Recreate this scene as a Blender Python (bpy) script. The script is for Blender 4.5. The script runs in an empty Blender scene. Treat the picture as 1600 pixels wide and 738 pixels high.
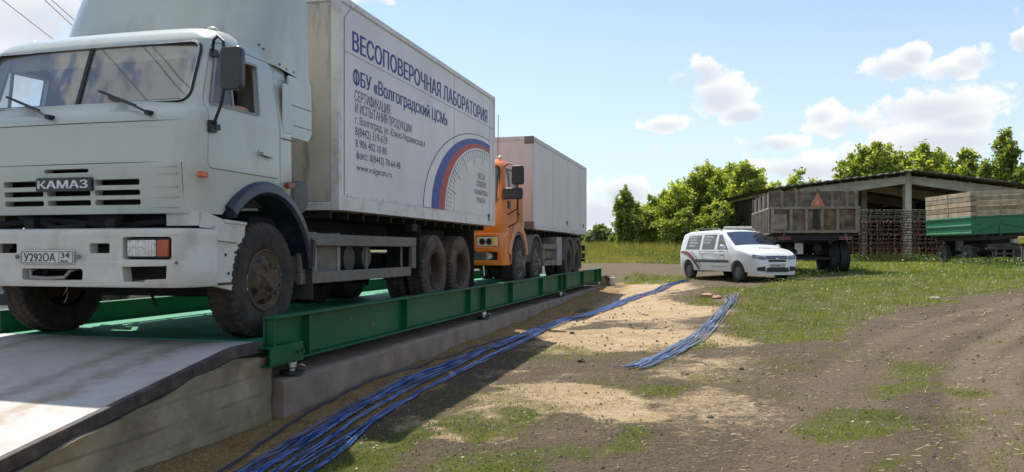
import bpy, bmesh, math, random
import numpy as np
from mathutils import Vector, Matrix
from mathutils.geometry import delaunay_2d_cdt
random.seed(7); rng = np.random.default_rng(7)
S = bpy.context.scene
COL = S.collection
R = math.radians

# ------------------------------------------------------------------ camera
F_PX, HOR, CAM_H = 1250.0, 391.0, 1.5          # focal length and horizon in photo pixels, eye height
SN, CS = 0.2538, 0.9673                          # camera yaw, 14.7 degrees to the left of +Y
cam_d = bpy.data.cameras.new('camera'); cam = bpy.data.objects.new('camera', cam_d); COL.objects.link(cam)
cam.location = (0, 0, CAM_H); cam.rotation_euler = (R(90), 0, math.asin(SN))
cam_d.sensor_width = 36; cam_d.lens = 36 * F_PX / 1600; cam_d.shift_y = (HOR - 369) / 1600
cam_d.clip_end = 4000; cam_d.clip_start = 0.05
S.camera = cam

# ------------------------------------------------------------------ sky, sun, exposure
SUN_EL, SUN_AZ = R(57.3), R(-36.4)               # azimuth from +Y towards +X
W = bpy.data.worlds.new('World'); S.world = W; W.use_nodes = True
SKY_STRENGTH, SUN_STRENGTH, EXPOSURE = 0.085, 4.9, 0.58
S.view_settings.view_transform = 'Standard'; S.view_settings.look = 'None'
S.view_settings.exposure = EXPOSURE; S.view_settings.gamma = 1; S.view_settings.use_curve_mapping = False
S.render.engine = 'CYCLES'
S.cycles.use_denoising = True
S.cycles.max_bounces = 7; S.cycles.transparent_max_bounces = 12
S.cycles.sample_clamp_indirect = 6

def build_world():
    nt = W.node_tree; N = nt.nodes; L = nt.links; N.clear()
    out = N.new('ShaderNodeOutputWorld'); bg = N.new('ShaderNodeBackground')
    bg.inputs[1].default_value = SKY_STRENGTH
    sky = N.new('ShaderNodeTexSky'); sky.sky_type = 'NISHITA'; sky.sun_disc = False
    sky.sun_elevation = SUN_EL; sky.sun_rotation = SUN_AZ; sky.altitude = 100
    sky.air_density = 1.0; sky.dust_density = 1.2; sky.ozone_density = 1.6
    tc = N.new('ShaderNodeTexCoord')
    def math_(op, a, b=None, c=None, clamp=False):
        n = N.new('ShaderNodeMath'); n.operation = op; n.use_clamp = clamp
        for i, x in enumerate((a, b, c)):
            if x is None: continue
            if isinstance(x, (int, float)): n.inputs[i].default_value = x
            else: L.new(x, n.inputs[i])
        return n.outputs[0]
    sep = N.new('ShaderNodeSeparateXYZ'); L.new(tc.outputs['Generated'], sep.inputs[0])
    X, Y, Z = sep.outputs
    az = math_('ARCTAN2', X, Y); el = math_('ARCSINE', Z)
    nz = N.new('ShaderNodeTexNoise'); nz.inputs['Scale'].default_value = 26; nz.inputs['Detail'].default_value = 9
    nz.inputs['Roughness'].default_value = 0.62; L.new(tc.outputs['Generated'], nz.inputs['Vector'])
    nb = N.new('ShaderNodeTexNoise'); nb.inputs['Scale'].default_value = 7; nb.inputs['Detail'].default_value = 4
    L.new(tc.outputs['Generated'], nb.inputs['Vector'])
    # cumulus: (azimuth, elevation, half width, half height) in degrees, seen from the yard first, unseen ones after
    yaw = -14.7
    def pd(px, py): return math.degrees(math.atan((px - 800) / F_PX)) + yaw, math.degrees(math.atan((HOR - py) / math.hypot(F_PX, px - 800)))
    blobs = []
    for px, py, w, h in ((1098, 110, 38, 26), (1062, 122, 26, 14), (1122, 145, 50, 34), (1162, 176, 40, 18), (1040, 194, 42, 15), (1400, 103, 46, 22), (1428, 84, 24, 18), (1490, 108, 46, 18), (1520, 92, 30, 20),
                         (1455, 163, 92, 29), (1500, 182, 56, 24), (1325, 192, 68, 22), (1285, 178, 28, 20), (1205, 224, 54, 18), (1260, 262, 95, 26), (1475, 214, 105, 30), (1190, 292, 70, 22), (1380, 232, 60, 26),
                         (1600, 15, 18, 18), (1600, 60, 22, 18), (975, 300, 45, 30), (935, 330, 60, 40), (60, 10, 160, 75), (5, 90, 130, 60),
                         (190, 20, 70, 55), (580, 0, 40, 8), (1350, 240, 60, 24)):
        a, e = pd(px, py); k = 57.3 / F_PX * 1.0
        blobs.append((a, e, w * k, h * k))
    for a, e, w, h in ((175, 38, 60, 20), (-175, 70, 60, 12), (100, 55, 40, 14), (-100, 50, 30, 14), (40, 14, 14, 4), (60, 22, 12, 5), (85, 15, 18, 4), (130, 20, 20, 6), (180, 30, 24, 8), (-90, 18, 22, 6), (-130, 25, 20, 6), (-130, 45, 26, 12), (-160, 38, 20, 8), (-70, 30, 12, 5), (-58, 12, 16, 6)):  # unseen clouds; large ones added for neutral fill light and a windscreen reflection
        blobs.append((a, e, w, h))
    tot = None; base = None
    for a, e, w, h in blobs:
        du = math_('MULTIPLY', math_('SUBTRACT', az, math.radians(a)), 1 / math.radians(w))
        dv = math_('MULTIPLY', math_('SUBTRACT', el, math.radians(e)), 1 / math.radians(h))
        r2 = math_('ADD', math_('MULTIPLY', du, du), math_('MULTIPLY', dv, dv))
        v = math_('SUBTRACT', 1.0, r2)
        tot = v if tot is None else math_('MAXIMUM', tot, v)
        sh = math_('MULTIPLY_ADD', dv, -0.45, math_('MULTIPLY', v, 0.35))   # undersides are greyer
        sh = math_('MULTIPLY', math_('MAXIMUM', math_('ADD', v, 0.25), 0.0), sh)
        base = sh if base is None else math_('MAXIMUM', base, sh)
    nn = math_('MULTIPLY', math_('SUBTRACT', nz.outputs['Fac'], 0.5), 5.2)
    val = math_('ADD', tot, nn)
    val = math_('MAXIMUM', val, -1.0)
    mr = N.new('ShaderNodeMapRange'); mr.interpolation_type = 'SMOOTHSTEP'
    mr.inputs['From Min'].default_value = -0.05; mr.inputs['From Max'].default_value = 0.75
    L.new(val, mr.inputs['Value'])
    # thin veil of haze near the horizon
    veil = N.new('ShaderNodeMapRange'); veil.interpolation_type = 'SMOOTHSTEP'
    veil.inputs['From Min'].default_value = 0.5; veil.inputs['From Max'].default_value = 0.0
    veil.inputs['To Max'].default_value = 0.7; veil.inputs['To Min'].default_value = 0.0
    L.new(el, veil.inputs['Value'])
    shade = N.new('ShaderNodeMapRange'); shade.inputs['From Min'].default_value = 0.0; shade.inputs['From Max'].default_value = 0.5
    L.new(math_('ADD', base, math_('MULTIPLY', math_('SUBTRACT', nb.outputs['Fac'], 0.5), 0.9)), shade.inputs['Value'])
    cc = N.new('ShaderNodeMix'); cc.data_type = 'RGBA'
    cc.inputs['A'].default_value = (8.3, 8.3, 8.3, 1); cc.inputs['B'].default_value = (5.9, 6.3, 6.9, 1)
    L.new(shade.outputs[0], cc.inputs['Factor'])
    tint = N.new('ShaderNodeMix'); tint.data_type = 'RGBA'; tint.blend_type = 'MULTIPLY'; tint.inputs['Factor'].default_value = 1
    L.new(sky.outputs[0], tint.inputs['A']); tint.inputs['B'].default_value = (0.98, 1.16, 1.36, 1)
    m1 = N.new('ShaderNodeMix'); m1.data_type = 'RGBA'; L.new(veil.outputs[0], m1.inputs['Factor'])
    L.new(tint.outputs['Result'], m1.inputs['A']); m1.inputs['B'].default_value = (6.9, 7.8, 8.4, 1)
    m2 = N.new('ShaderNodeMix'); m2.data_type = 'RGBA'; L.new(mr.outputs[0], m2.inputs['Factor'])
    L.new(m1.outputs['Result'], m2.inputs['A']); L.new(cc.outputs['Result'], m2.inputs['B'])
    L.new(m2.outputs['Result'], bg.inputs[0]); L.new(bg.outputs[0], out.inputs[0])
build_world()
sd = bpy.data.lights.new('sun', 'SUN'); sd.energy = SUN_STRENGTH; sd.angle = R(0.53); sd.color = (1.0, 0.95, 0.86)
so = bpy.data.objects.new('sun', sd); COL.objects.link(so)
to_sun = Vector((math.sin(SUN_AZ) * math.cos(SUN_EL), math.cos(SUN_AZ) * math.cos(SUN_EL), math.sin(SUN_EL)))
so.rotation_euler = to_sun.to_track_quat('Z', 'Y').to_euler(); so.location = (0, 0, 60)

# ------------------------------------------------------------------ photo pixel -> place in the yard
def terrain(X, Y):
    X = np.asarray(X, float); Y = np.asarray(Y, float)
    s = Y + 1.5 * np.maximum(X + 4, 0)
    z = np.interp(s, [6, 15, 26.7, 32.2, 39.4, 62, 80, 200], [0, .08, .28, .53, .75, .82, .98, 1.3])
    t = np.clip((-X - 7.0) / 0.9, 0, 1); t = t * t * (3 - 2 * t)
    return z + t * np.clip(0.54 - z * 0.8, 0, 1)
def at_depth(px, py, d):
    u = (px - 800) / F_PX
    return Vector((d * (CS * u - SN), d * (SN * u + CS), CAM_H + (HOR - py) * d / F_PX))
def gp(px, py):                                   # ground point seen at a pixel
    lo, hi = 2.0, 600.0
    for d in np.geomspace(2.5, 600, 400):
        p = at_depth(px, py, d)
        if p.z <= float(terrain(p.x, p.y)): hi = d; break
        lo = d
    for _ in range(30):
        m = (lo + hi) / 2; p = at_depth(px, py, m)
        if p.z <= float(terrain(p.x, p.y)): hi = m
        else: lo = m
    p = at_depth(px, py, hi); p.z = float(terrain(p.x, p.y)); return p
def gd(px, d):                                    # ground point at a pixel column and depth
    p = at_depth(px, HOR, d); p.z = float(terrain(p.x, p.y)); return p
def side_px(px, py, X):                           # (Y, z) on the plane x = X
    u = (px - 800) / F_PX; d = X / (CS * u - SN)
    return d * (SN * u + CS), CAM_H + (HOR - py) * d / F_PX

# ------------------------------------------------------------------ object helpers
def tag(o, label=None, cat=None, group=None, kind=None):
    if label: o['label'] = label
    if cat: o['category'] = cat
    if group: o['group'] = group
    if kind: o['kind'] = kind
    return o
def thing(name, label, cat, loc=(0, 0, 0), rz=0, group=None):
    o = bpy.data.objects.new(name, None); COL.objects.link(o); o.location = loc; o.rotation_euler = (0, 0, rz)
    o.empty_display_size = 0.2
    return tag(o, label, cat, group)
def copy_tree(o, parent=None):
    c = o.copy(); COL.objects.link(c)
    if parent: c.parent = parent
    for ch in list(o.children): copy_tree(ch, c)
    return c
class MB:
    def __init__(s): s.v = []; s.f = []; s.m = []; s.k = 0
    def add(s, vs, fs):
        b = len(s.v); s.v += [tuple(v) for v in vs]
        for f in fs: s.f.append([b + i for i in f]); s.m.append(s.k)
        return s
    def bx(s, x0, x1, y0, y1, z0, z1):
        return s.add([(x0, y0, z0), (x1, y0, z0), (x1, y1, z0), (x0, y1, z0), (x0, y0, z1), (x1, y0, z1), (x1, y1, z1), (x0, y1, z1)],
                     [(0, 3, 2, 1), (4, 5, 6, 7), (0, 1, 5, 4), (1, 2, 6, 5), (2, 3, 7, 6), (3, 0, 4, 7)])
    def prism(s, poly, ax, a, b):
        n = len(poly)
        def P(p, t): return {'x': (t, p[0], p[1]), 'y': (p[0], t, p[1]), 'z': (p[0], p[1], t)}[ax]
        vs = [P(p, a) for p in poly] + [P(p, b) for p in poly]
        fs = [list(range(n))[::-1], list(range(n, 2 * n))] + [(i, (i + 1) % n, n + (i + 1) % n, n + i) for i in range(n)]
        return s.add(vs, fs)
    def bar(s, p0, p1, w, h, up=(0, 0, 1)):
        p0 = Vector(p0); p1 = Vector(p1); d = (p1 - p0).normalized(); u = Vector(up)
        if abs(d.dot(u)) > 0.98: u = Vector((0, 1, 0))
        sx = d.cross(u).normalized() * w / 2; sy = sx.cross(d).normalized() * h / 2
        vs = [p + a * sx + b * sy for p in (p0, p1) for a, b in ((-1, -1), (1, -1), (1, 1), (-1, 1))]
        return s.add(vs, [(0, 1, 2, 3), (7, 6, 5, 4), (0, 4, 5, 1), (1, 5, 6, 2), (2, 6, 7, 3), (3, 7, 4, 0)])
    def tube(s, pts, r, n=8, cap=True):
        pts = [Vector(p) for p in pts]; m = len(pts); rr = r if isinstance(r, (list, tuple)) else [r] * m
        vs = []; fs = []; prev = None
        for i, p in enumerate(pts):
            t = (pts[min(i + 1, m - 1)] - pts[max(i - 1, 0)]).normalized()
            if prev is None: a = t.orthogonal().normalized()
            else: a = (prev - t * prev.dot(t)).normalized()
            prev = a; b = t.cross(a)
            vs += [p + (a * math.cos(2 * math.pi * j / n) + b * math.sin(2 * math.pi * j / n)) * rr[i] for j in range(n)]
        for i in range(m - 1):
            for j in range(n):
                fs.append((i * n + j, i * n + (j + 1) % n, (i + 1) * n + (j + 1) % n, (i + 1) * n + j))
        if cap: fs += [list(range(n))[::-1], [(m - 1) * n + j for j in range(n)]]
        return s.add(vs, fs)
    def lathe(s, prof, c, ax='x', n=32, fn=None):   # prof: (axial, radius)
        vs = []; fs = []; m = len(prof)
        for j in range(n):
            th = 2 * math.pi * j / n
            for i, (a, r) in enumerate(prof):
                if fn: r = fn(i, j, r)
                q = {'x': (a, r * math.cos(th), r * math.sin(th)), 'y': (r * math.cos(th), a, r * math.sin(th)), 'z': (r * math.cos(th), r * math.sin(th), a)}[ax]
                vs.append((c[0] + q[0], c[1] + q[1], c[2] + q[2]))
        for j in range(n):
            k = (j + 1) % n
            for i in range(m - 1): fs.append((j * m + i, j * m + i + 1, k * m + i + 1, k * m + i))
        return s.add(vs, fs)
    def ball(s, c, rx, ry, rz, n=12, m=8):
        prof = [(math.sin(-math.pi / 2 + math.pi * i / m), max(1e-4, math.cos(-math.pi / 2 + math.pi * i / m))) for i in range(m + 1)]
        b = len(s.v); s.lathe(prof, (0, 0, 0), 'z', n)
        for i in range(b, len(s.v)):
            x, y, z = s.v[i]; s.v[i] = (c[0] + x * rx, c[1] + y * ry, c[2] + z * rz)
        return s
    def mesh(s, name, mats, fix=True, smooth=None):
        me = bpy.data.meshes.new(name); me.from_pydata(s.v, [], s.f)
        for m in (mats if isinstance(mats, (list, tuple)) else [mats]): me.materials.append(m)
        me.polygons.foreach_set('material_index', s.m)
        if fix:
            b = bmesh.new(); b.from_mesh(me); bmesh.ops.remove_doubles(b, verts=b.verts, dist=1e-5)
            bmesh.ops.recalc_face_normals(b, faces=b.faces); b.to_mesh(me); b.free()
        if smooth:
            me.polygons.foreach_set('use_smooth', [True] * len(me.polygons)); me.set_sharp_from_angle(angle=R(smooth))
        me.update(); return me
    def build(s, name, mats, parent=None, bevel=0, smooth=35, fix=True, seg=2):
        me = s.mesh(name, mats, fix, smooth)
        o = bpy.data.objects.new(name, me); COL.objects.link(o)
        if parent: o.parent = parent
        if bevel: add_bevel(o, bevel, seg)
        return o
def add_bevel(o, w, seg=2):
    b = o.modifiers.new('bevel', 'BEVEL'); b.width = w; b.segments = seg; b.limit_method = 'ANGLE'; b.angle_limit = R(40); b.use_clamp_overlap = True
    o.data.polygons.foreach_set('use_smooth', [True] * len(o.data.polygons)); o.data.set_sharp_from_angle(angle=R(80))
def boolean(me, cutters, op='DIFFERENCE', mats=None, smooth=35):
    """cut mesh datablock `me` with a list of MB cutters; returns a new mesh (no helper stays in the scene)"""
    o = bpy.data.objects.new('work', me); COL.objects.link(o); tmp = []
    for c in cutters:
        t = bpy.data.objects.new('cut', c.mesh('cut', [])); COL.objects.link(t); tmp.append(t)
        m = o.modifiers.new('b', 'BOOLEAN'); m.operation = op; m.solver = 'EXACT'; m.object = t
    bpy.context.view_layer.update()
    new = bpy.data.meshes.new_from_object(o.evaluated_get(bpy.context.evaluated_depsgraph_get()))
    for t in tmp:
        d = t.data; bpy.data.objects.remove(t); bpy.data.meshes.remove(d)
    bpy.data.objects.remove(o)
    if mats:
        new.materials.clear()
        for m in mats: new.materials.append(m)
        new.polygons.foreach_set('material_index', [0] * len(new.polygons))
    if smooth:
        new.polygons.foreach_set('use_smooth', [True] * len(new.polygons)); new.set_sharp_from_angle(angle=R(smooth))
    return new
def link_mesh(name, me, parent=None, bevel=0):
    o = bpy.data.objects.new(name, me); COL.objects.link(o)
    if parent: o.parent = parent
    if bevel: add_bevel(o, bevel)
    return o
def rrect(x0, x1, z0, z1, r, n=4):
    p = []
    for cx, cz, a0 in ((x1 - r, z0 + r, -90), (x1 - r, z1 - r, 0), (x0 + r, z1 - r, 90), (x0 + r, z0 + r, 180)):
        for i in range(n + 1):
            a = R(a0 + 90 * i / n); p.append((cx + r * math.cos(a), cz + r * math.sin(a)))
    return p
def rpoly(pts, r, n=3):                            # polygon with rounded corners
    out = []; m = len(pts)
    for i in range(m):
        p = Vector(pts[i]); a = Vector(pts[i - 1]); b = Vector(pts[(i + 1) % m])
        da = (a - p); db = (b - p); k = min(r, da.length * .45, db.length * .45)
        A = p + da.normalized() * k; B = p + db.normalized() * k
        for j in range(n + 1):
            t = j / n; q = A * (1 - t) ** 2 + p * 2 * t * (1 - t) + B * t * t; out.append((q.x, q.y))
    return out
def offset_poly(poly, d):
    m = len(poly); out = []
    area = sum(poly[i][0] * poly[(i + 1) % m][1] - poly[(i + 1) % m][0] * poly[i][1] for i in range(m))
    sg = 1 if area > 0 else -1
    for i in range(m):
        a = Vector(poly[i - 1]); p = Vector(poly[i]); b = Vector(poly[(i + 1) % m])
        e1 = (p - a).normalized(); e2 = (b - p).normalized()
        n = Vector((e1.y + e2.y, -e1.x - e2.x))
        if n.length < 1e-6: n = Vector((e1.y, -e1.x))
        n.normalize(); out.append((p.x + sg * n.x * d, p.y + sg * n.y * d))
    return out
def text_verts(txt, bold=0.0, spacing=1.0):
    """letter outlines, filled by the winding rule and given a thin body"""
    cu = bpy.data.curves.new('t', 'FONT'); cu.body = txt; cu.size = 1; cu.space_character = spacing; cu.fill_mode = 'NONE'; cu.resolution_u = 5
    o = bpy.data.objects.new('t', cu); COL.objects.link(o); bpy.context.view_layer.update()
    me = bpy.data.meshes.new_from_object(o.evaluated_get(bpy.context.evaluated_depsgraph_get()))
    P = [Vector((x.co.x, x.co.y)) for x in me.vertices]; E = [tuple(e.vertices) for e in me.edges]
    bpy.data.objects.remove(o); bpy.data.curves.remove(cu); bpy.data.meshes.remove(me)
    nb = {}
    for a, b in E: nb.setdefault(a, []).append(b); nb.setdefault(b, []).append(a)
    seen = set(); loops = []
    for a in range(len(P)):
        if a in seen or a not in nb: continue
        lp = [a]; seen.add(a); prev = None; cur = a
        while True:
            nx = [q for q in nb[cur] if q != prev and q not in seen]
            if cur == a and prev is None: nx = sorted(nx)[:1]      # outlines run in vertex order
            if not nx: break
            prev, cur = cur, nx[0]; lp.append(cur); seen.add(cur)
        if len(lp) > 2: loops.append(lp)
    A = np.array([(P[l[k]].x, P[l[k]].y, P[l[(k + 1) % len(l)]].x, P[l[(k + 1) % len(l)]].y) for l in loops for k in range(len(l))])
    ed = [(l[k], l[(k + 1) % len(l)]) for l in loops for k in range(len(l))]
    vo, eo, fo, _, _, _ = delaunay_2d_cdt(P, ed, [], 0, 1e-5)
    tris = []
    for f in fo:
        cx = sum(vo[k].x for k in f) / len(f); cy = sum(vo[k].y for k in f) / len(f)
        up = (A[:, 1] <= cy) & (A[:, 3] > cy); dn = (A[:, 1] > cy) & (A[:, 3] <= cy)
        side = (A[:, 2] - A[:, 0]) * (cy - A[:, 1]) - (cx - A[:, 0]) * (A[:, 3] - A[:, 1])
        if int((up & (side > 0)).sum()) - int((dn & (side < 0)).sum()) != 0: tris.append(tuple(f))
    n = len(vo); v = [(p.x, p.y, .01) for p in vo] + [(p.x, p.y, -.01) for p in vo]
    cnt = {}
    for t in tris:
        for k in range(3): e = (t[k], t[(k + 1) % 3]); cnt[e] = 1
    f = list(tris) + [(a + n, b + n, b, a) for (a, b) in cnt if (b, a) not in cnt]
    return v, f
def add_text(mb, txt, place, w, h=None, bold=0.0, base=None, shear=0.0, th=0.003, spacing=1.0):
    # the ring letter with a stem is drawn as its ring plus a bar
    k = max(txt.find('Ф'), txt.find('ф'))
    t2 = txt.replace('Ф', 'О').replace('ф', 'о')
    wd = bold * 1.6; bold = 0.0
    for kk, du in enumerate((0, -wd, wd) if wd else (0,)):
        pf = (lambda u, v, n, du=du, kk=kk: place(u + du * (h or w / 9), v, n * (1 - .12 * kk)))
        sx, x0 = add_text_(mb, t2, pf, w, h, bold, base, shear, th, spacing)
    if k >= 0:
        big = txt[k] == 'Ф'; sy = (h / .727) if h else sx
        v, _ = text_verts(t2[:k + 1]); q, _ = text_verts(t2[k]); f0, _ = text_verts(t2)
        rt = max(p[0] for p in v); wo = max(p[0] for p in q) - min(p[0] for p in q); c = (rt - wo / 2 - min(p[0] for p in f0)) * sx
        hw = (.05 + .022 * bool(wd)) * sx; z0, z1 = ((-.03, .76) if big else (-.2, .76))
        mb.add([place(c + s * hw, z * sy, n * th) for n in (.2, 1.05) for s, z in ((-1, z0), (1, z0), (1, z1), (-1, z1))], [(0, 3, 2, 1), (4, 5, 6, 7), (0, 1, 5, 4), (1, 2, 6, 5), (2, 3, 7, 6), (3, 0, 4, 7)])
def add_text_(mb, txt, place, w, h=None, bold=0.0, base=None, shear=0.0, th=0.003, spacing=1.0):
    """place(u, v, n) maps text-plane coordinates (metres) to a point; w = width; h = cap height"""
    v, f = text_verts(txt, bold, spacing)
    x0 = min(p[0] for p in v); x1 = max(p[0] for p in v)
    cap = 0.727
    sx = w / (x1 - x0); sy = (h / cap) if h else sx
    mb.add([place((p[0] - x0) * sx + shear * p[1] * sy, p[1] * sy, (p[2] / 0.01 * .5 + .5) * th) for p in v], f)
    return sx, x0

# ------------------------------------------------------------------ materials
MATS = {}
def mat(name, col, rough=.6, metal=0, var=.12, scale=5, dirt=None, damt=.4, dscale=3, dlo=.5, dhi=.7, bump=0, bscale=40, streak=1, coat=0, spec=.5, col2=None, chip=None, chlo=.66, chscale=16):
    if name in MATS: return MATS[name]
    m = bpy.data.materials.new(name); m.use_nodes = True; nt = m.node_tree; N = nt.nodes; L = nt.links
    b = N['Principled BSDF']; b.inputs['Roughness'].default_value = rough; b.inputs['Metallic'].default_value = metal
    b.inputs['Specular IOR Level'].default_value = spec; b.inputs['Coat Weight'].default_value = coat; b.inputs['Coat Roughness'].default_value = .15
    tc = N.new('ShaderNodeTexCoord')
    nz = N.new('ShaderNodeTexNoise'); nz.inputs['Scale'].default_value = scale; nz.inputs['Detail'].default_value = 6
    mp = N.new('ShaderNodeMapping'); L.new(tc.outputs['Object'], mp.inputs['Vector']); L.new(mp.outputs[0], nz.inputs['Vector'])
    mx = N.new('ShaderNodeMix'); mx.data_type = 'RGBA'
    c2 = col2 if col2 else tuple(max(0, c * (1 - 2 * var)) for c in col)
    hi = col if col2 else tuple(min(1, c * (1 + var)) for c in col)
    mx.inputs['A'].default_value = (*c2, 1); mx.inputs['B'].default_value = (*hi, 1)
    mr = N.new('ShaderNodeMapRange'); mr.inputs['From Min'].default_value = .3; mr.inputs['From Max'].default_value = .7
    L.new(nz.outputs['Fac'], mr.inputs['Value']); L.new(mr.outputs[0], mx.inputs['Factor'])
    c = mx.outputs['Result']
    if dirt:
        n2 = N.new('ShaderNodeTexNoise'); n2.inputs['Scale'].default_value = dscale; n2.inputs['Detail'].default_value = 8; n2.inputs['Roughness'].default_value = .65
        m2 = N.new('ShaderNodeMapping'); m2.inputs['Scale'].default_value = (1, 1, 1 / streak); m2.inputs['Location'].default_value = (3.3, 1.7, 9.1)
        L.new(tc.outputs['Object'], m2.inputs['Vector']); L.new(m2.outputs[0], n2.inputs['Vector'])
        r2 = N.new('ShaderNodeMapRange'); r2.inputs['From Min'].default_value = dlo; r2.inputs['From Max'].default_value = dhi; r2.inputs['To Max'].default_value = damt
        L.new(n2.outputs['Fac'], r2.inputs['Value'])
        mx2 = N.new('ShaderNodeMix'); mx2.data_type = 'RGBA'; L.new(r2.outputs[0], mx2.inputs['Factor']); L.new(c, mx2.inputs['A']); mx2.inputs['B'].default_value = (*dirt, 1)
        c = mx2.outputs['Result']
        rr = N.new('ShaderNodeMapRange'); rr.inputs['To Min'].default_value = rough; rr.inputs['To Max'].default_value = min(1, rough + .35)
        L.new(r2.outputs[0], rr.inputs['Value']); L.new(rr.outputs[0], b.inputs['Roughness'])
    if chip:
        n4 = N.new('ShaderNodeTexNoise'); n4.inputs['Scale'].default_value = chscale; n4.inputs['Detail'].default_value = 10; n4.inputs['Roughness'].default_value = .75
        m4 = N.new('ShaderNodeMapping'); m4.inputs['Location'].default_value = (7.1, 2.9, 4.4); m4.inputs['Scale'].default_value = (1, 1, .55); L.new(tc.outputs['Object'], m4.inputs['Vector']); L.new(m4.outputs[0], n4.inputs['Vector'])
        r4 = N.new('ShaderNodeMapRange'); r4.inputs['From Min'].default_value = chlo; r4.inputs['From Max'].default_value = chlo + .05; r4.inputs['To Max'].default_value = .8; L.new(n4.outputs['Fac'], r4.inputs['Value'])
        mx4 = N.new('ShaderNodeMix'); mx4.data_type = 'RGBA'; L.new(r4.outputs[0], mx4.inputs['Factor']); L.new(c, mx4.inputs['A']); mx4.inputs['B'].default_value = (*chip, 1); c = mx4.outputs['Result']
    L.new(c, b.inputs['Base Color'])
    if bump:
        n3 = N.new('ShaderNodeTexNoise'); n3.inputs['Scale'].default_value = bscale; n3.inputs['Detail'].default_value = 6
        L.new(tc.outputs['Object'], n3.inputs['Vector'])
        bp = N.new('ShaderNodeBump'); bp.inputs['Strength'].default_value = bump; bp.inputs['Distance'].default_value = .02
        L.new(n3.outputs['Fac'], bp.inputs['Height']); L.new(bp.outputs[0], b.inputs['Normal'])
    MATS[name] = m; return m
def glass_mat(name, dust=.2, tint=(.8, .85, .85), dustcol=(.5, .48, .44), gl=.9, base=.05):
    if name in MATS: return MATS[name]
    m = bpy.data.materials.new(name); m.use_nodes = True; nt = m.node_tree; N = nt.nodes; L = nt.links; N.clear()
    out = N.new('ShaderNodeOutputMaterial'); tr = N.new('ShaderNodeBsdfTransparent'); tr.inputs[0].default_value = (*tint, 1)
    g = N.new('ShaderNodeBsdfGlossy'); g.inputs['Roughness'].default_value = .03
    d = N.new('ShaderNodeBsdfDiffuse'); d.inputs[0].default_value = (*dustcol, 1)
    fr = N.new('ShaderNodeLayerWeight'); fr.inputs['Blend'].default_value = .3
    mr = N.new('ShaderNodeMapRange'); mr.inputs['To Min'].default_value = base; mr.inputs['To Max'].default_value = gl; L.new(fr.outputs['Fresnel'], mr.inputs['Value'])
    a = N.new('ShaderNodeMixShader'); L.new(mr.outputs[0], a.inputs[0]); L.new(tr.outputs[0], a.inputs[1]); L.new(g.outputs[0], a.inputs[2])
    tc = N.new('ShaderNodeTexCoord'); nz = N.new('ShaderNodeTexNoise'); nz.inputs['Scale'].default_value = 2.2; nz.inputs['Detail'].default_value = 7
    L.new(tc.outputs['Object'], nz.inputs['Vector'])
    r2 = N.new('ShaderNodeMapRange'); r2.inputs['From Min'].default_value = .3; r2.inputs['From Max'].default_value = .75; r2.inputs['To Min'].default_value = dust * .5; r2.inputs['To Max'].default_value = min(1, dust * 1.4)
    L.new(nz.outputs['Fac'], r2.inputs['Value'])
    c = N.new('ShaderNodeMixShader'); L.new(r2.outputs[0], c.inputs[0]); L.new(a.outputs[0], c.inputs[1]); L.new(d.outputs[0], c.inputs[2])
    L.new(c.outputs[0], out.inputs[0]); MATS[name] = m; return m
def leaf_mat(name, c1, c2, trans=.45, scale=.6):
    m = bpy.data.materials.new(name); m.use_nodes = True; nt = m.node_tree; N = nt.nodes; L = nt.links; N.clear()
    out = N.new('ShaderNodeOutputMaterial'); d = N.new('ShaderNodeBsdfDiffuse'); t = N.new('ShaderNodeBsdfTranslucent'); g = N.new('ShaderNodeBsdfGlossy'); g.inputs['Roughness'].default_value = .45
    at = N.new('ShaderNodeAttribute'); at.attribute_name = 'tone'
    mx = N.new('ShaderNodeMix'); mx.data_type = 'RGBA'; mx.inputs['A'].default_value = (*c1, 1); mx.inputs['B'].default_value = (*c2, 1)
    L.new(at.outputs['Fac'], mx.inputs['Factor'])
    L.new(mx.outputs['Result'], d.inputs[0])
    hs = N.new('ShaderNodeMix'); hs.data_type = 'RGBA'; hs.blend_type = 'MULTIPLY'; hs.inputs['Factor'].default_value = 1; hs.inputs['B'].default_value = (1.5, 1.45, .7, 1)
    L.new(mx.outputs['Result'], hs.inputs['A']); L.new(hs.outputs['Result'], t.inputs[0])
    a = N.new('ShaderNodeMixShader'); a.inputs[0].default_value = trans; L.new(d.outputs[0], a.inputs[1]); L.new(t.outputs[0], a.inputs[2])
    b = N.new('ShaderNodeMixShader'); b.inputs[0].default_value = .05; L.new(a.outputs[0], b.inputs[1]); L.new(g.outputs[0], b.inputs[2])
    L.new(b.outputs[0], out.inputs[0]); return m
def quads_mesh(name, verts, n_per, mats, tone=None):
    """fast mesh of loose faces: verts (k, n_per, 3)"""
    k = len(verts); me = bpy.data.meshes.new(name)
    me.vertices.add(k * n_per); me.vertices.foreach_set('co', np.ascontiguousarray(verts, dtype=np.float32).ravel())
    me.loops.add(k * n_per); me.loops.foreach_set('vertex_index', np.arange(k * n_per, dtype=np.int32))
    me.polygons.add(k); me.polygons.foreach_set('loop_start', np.arange(k, dtype=np.int32) * n_per)
    me.polygons.foreach_set('loop_total', np.full(k, n_per, dtype=np.int32))
    me.materials.append(mats)
    if tone is not None:
        a = me.attributes.new('tone', 'FLOAT', 'POINT'); a.data.foreach_set('value', np.repeat(tone, n_per).astype(np.float32))
    me.update(calc_edges=True); me.validate(); return me
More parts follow.
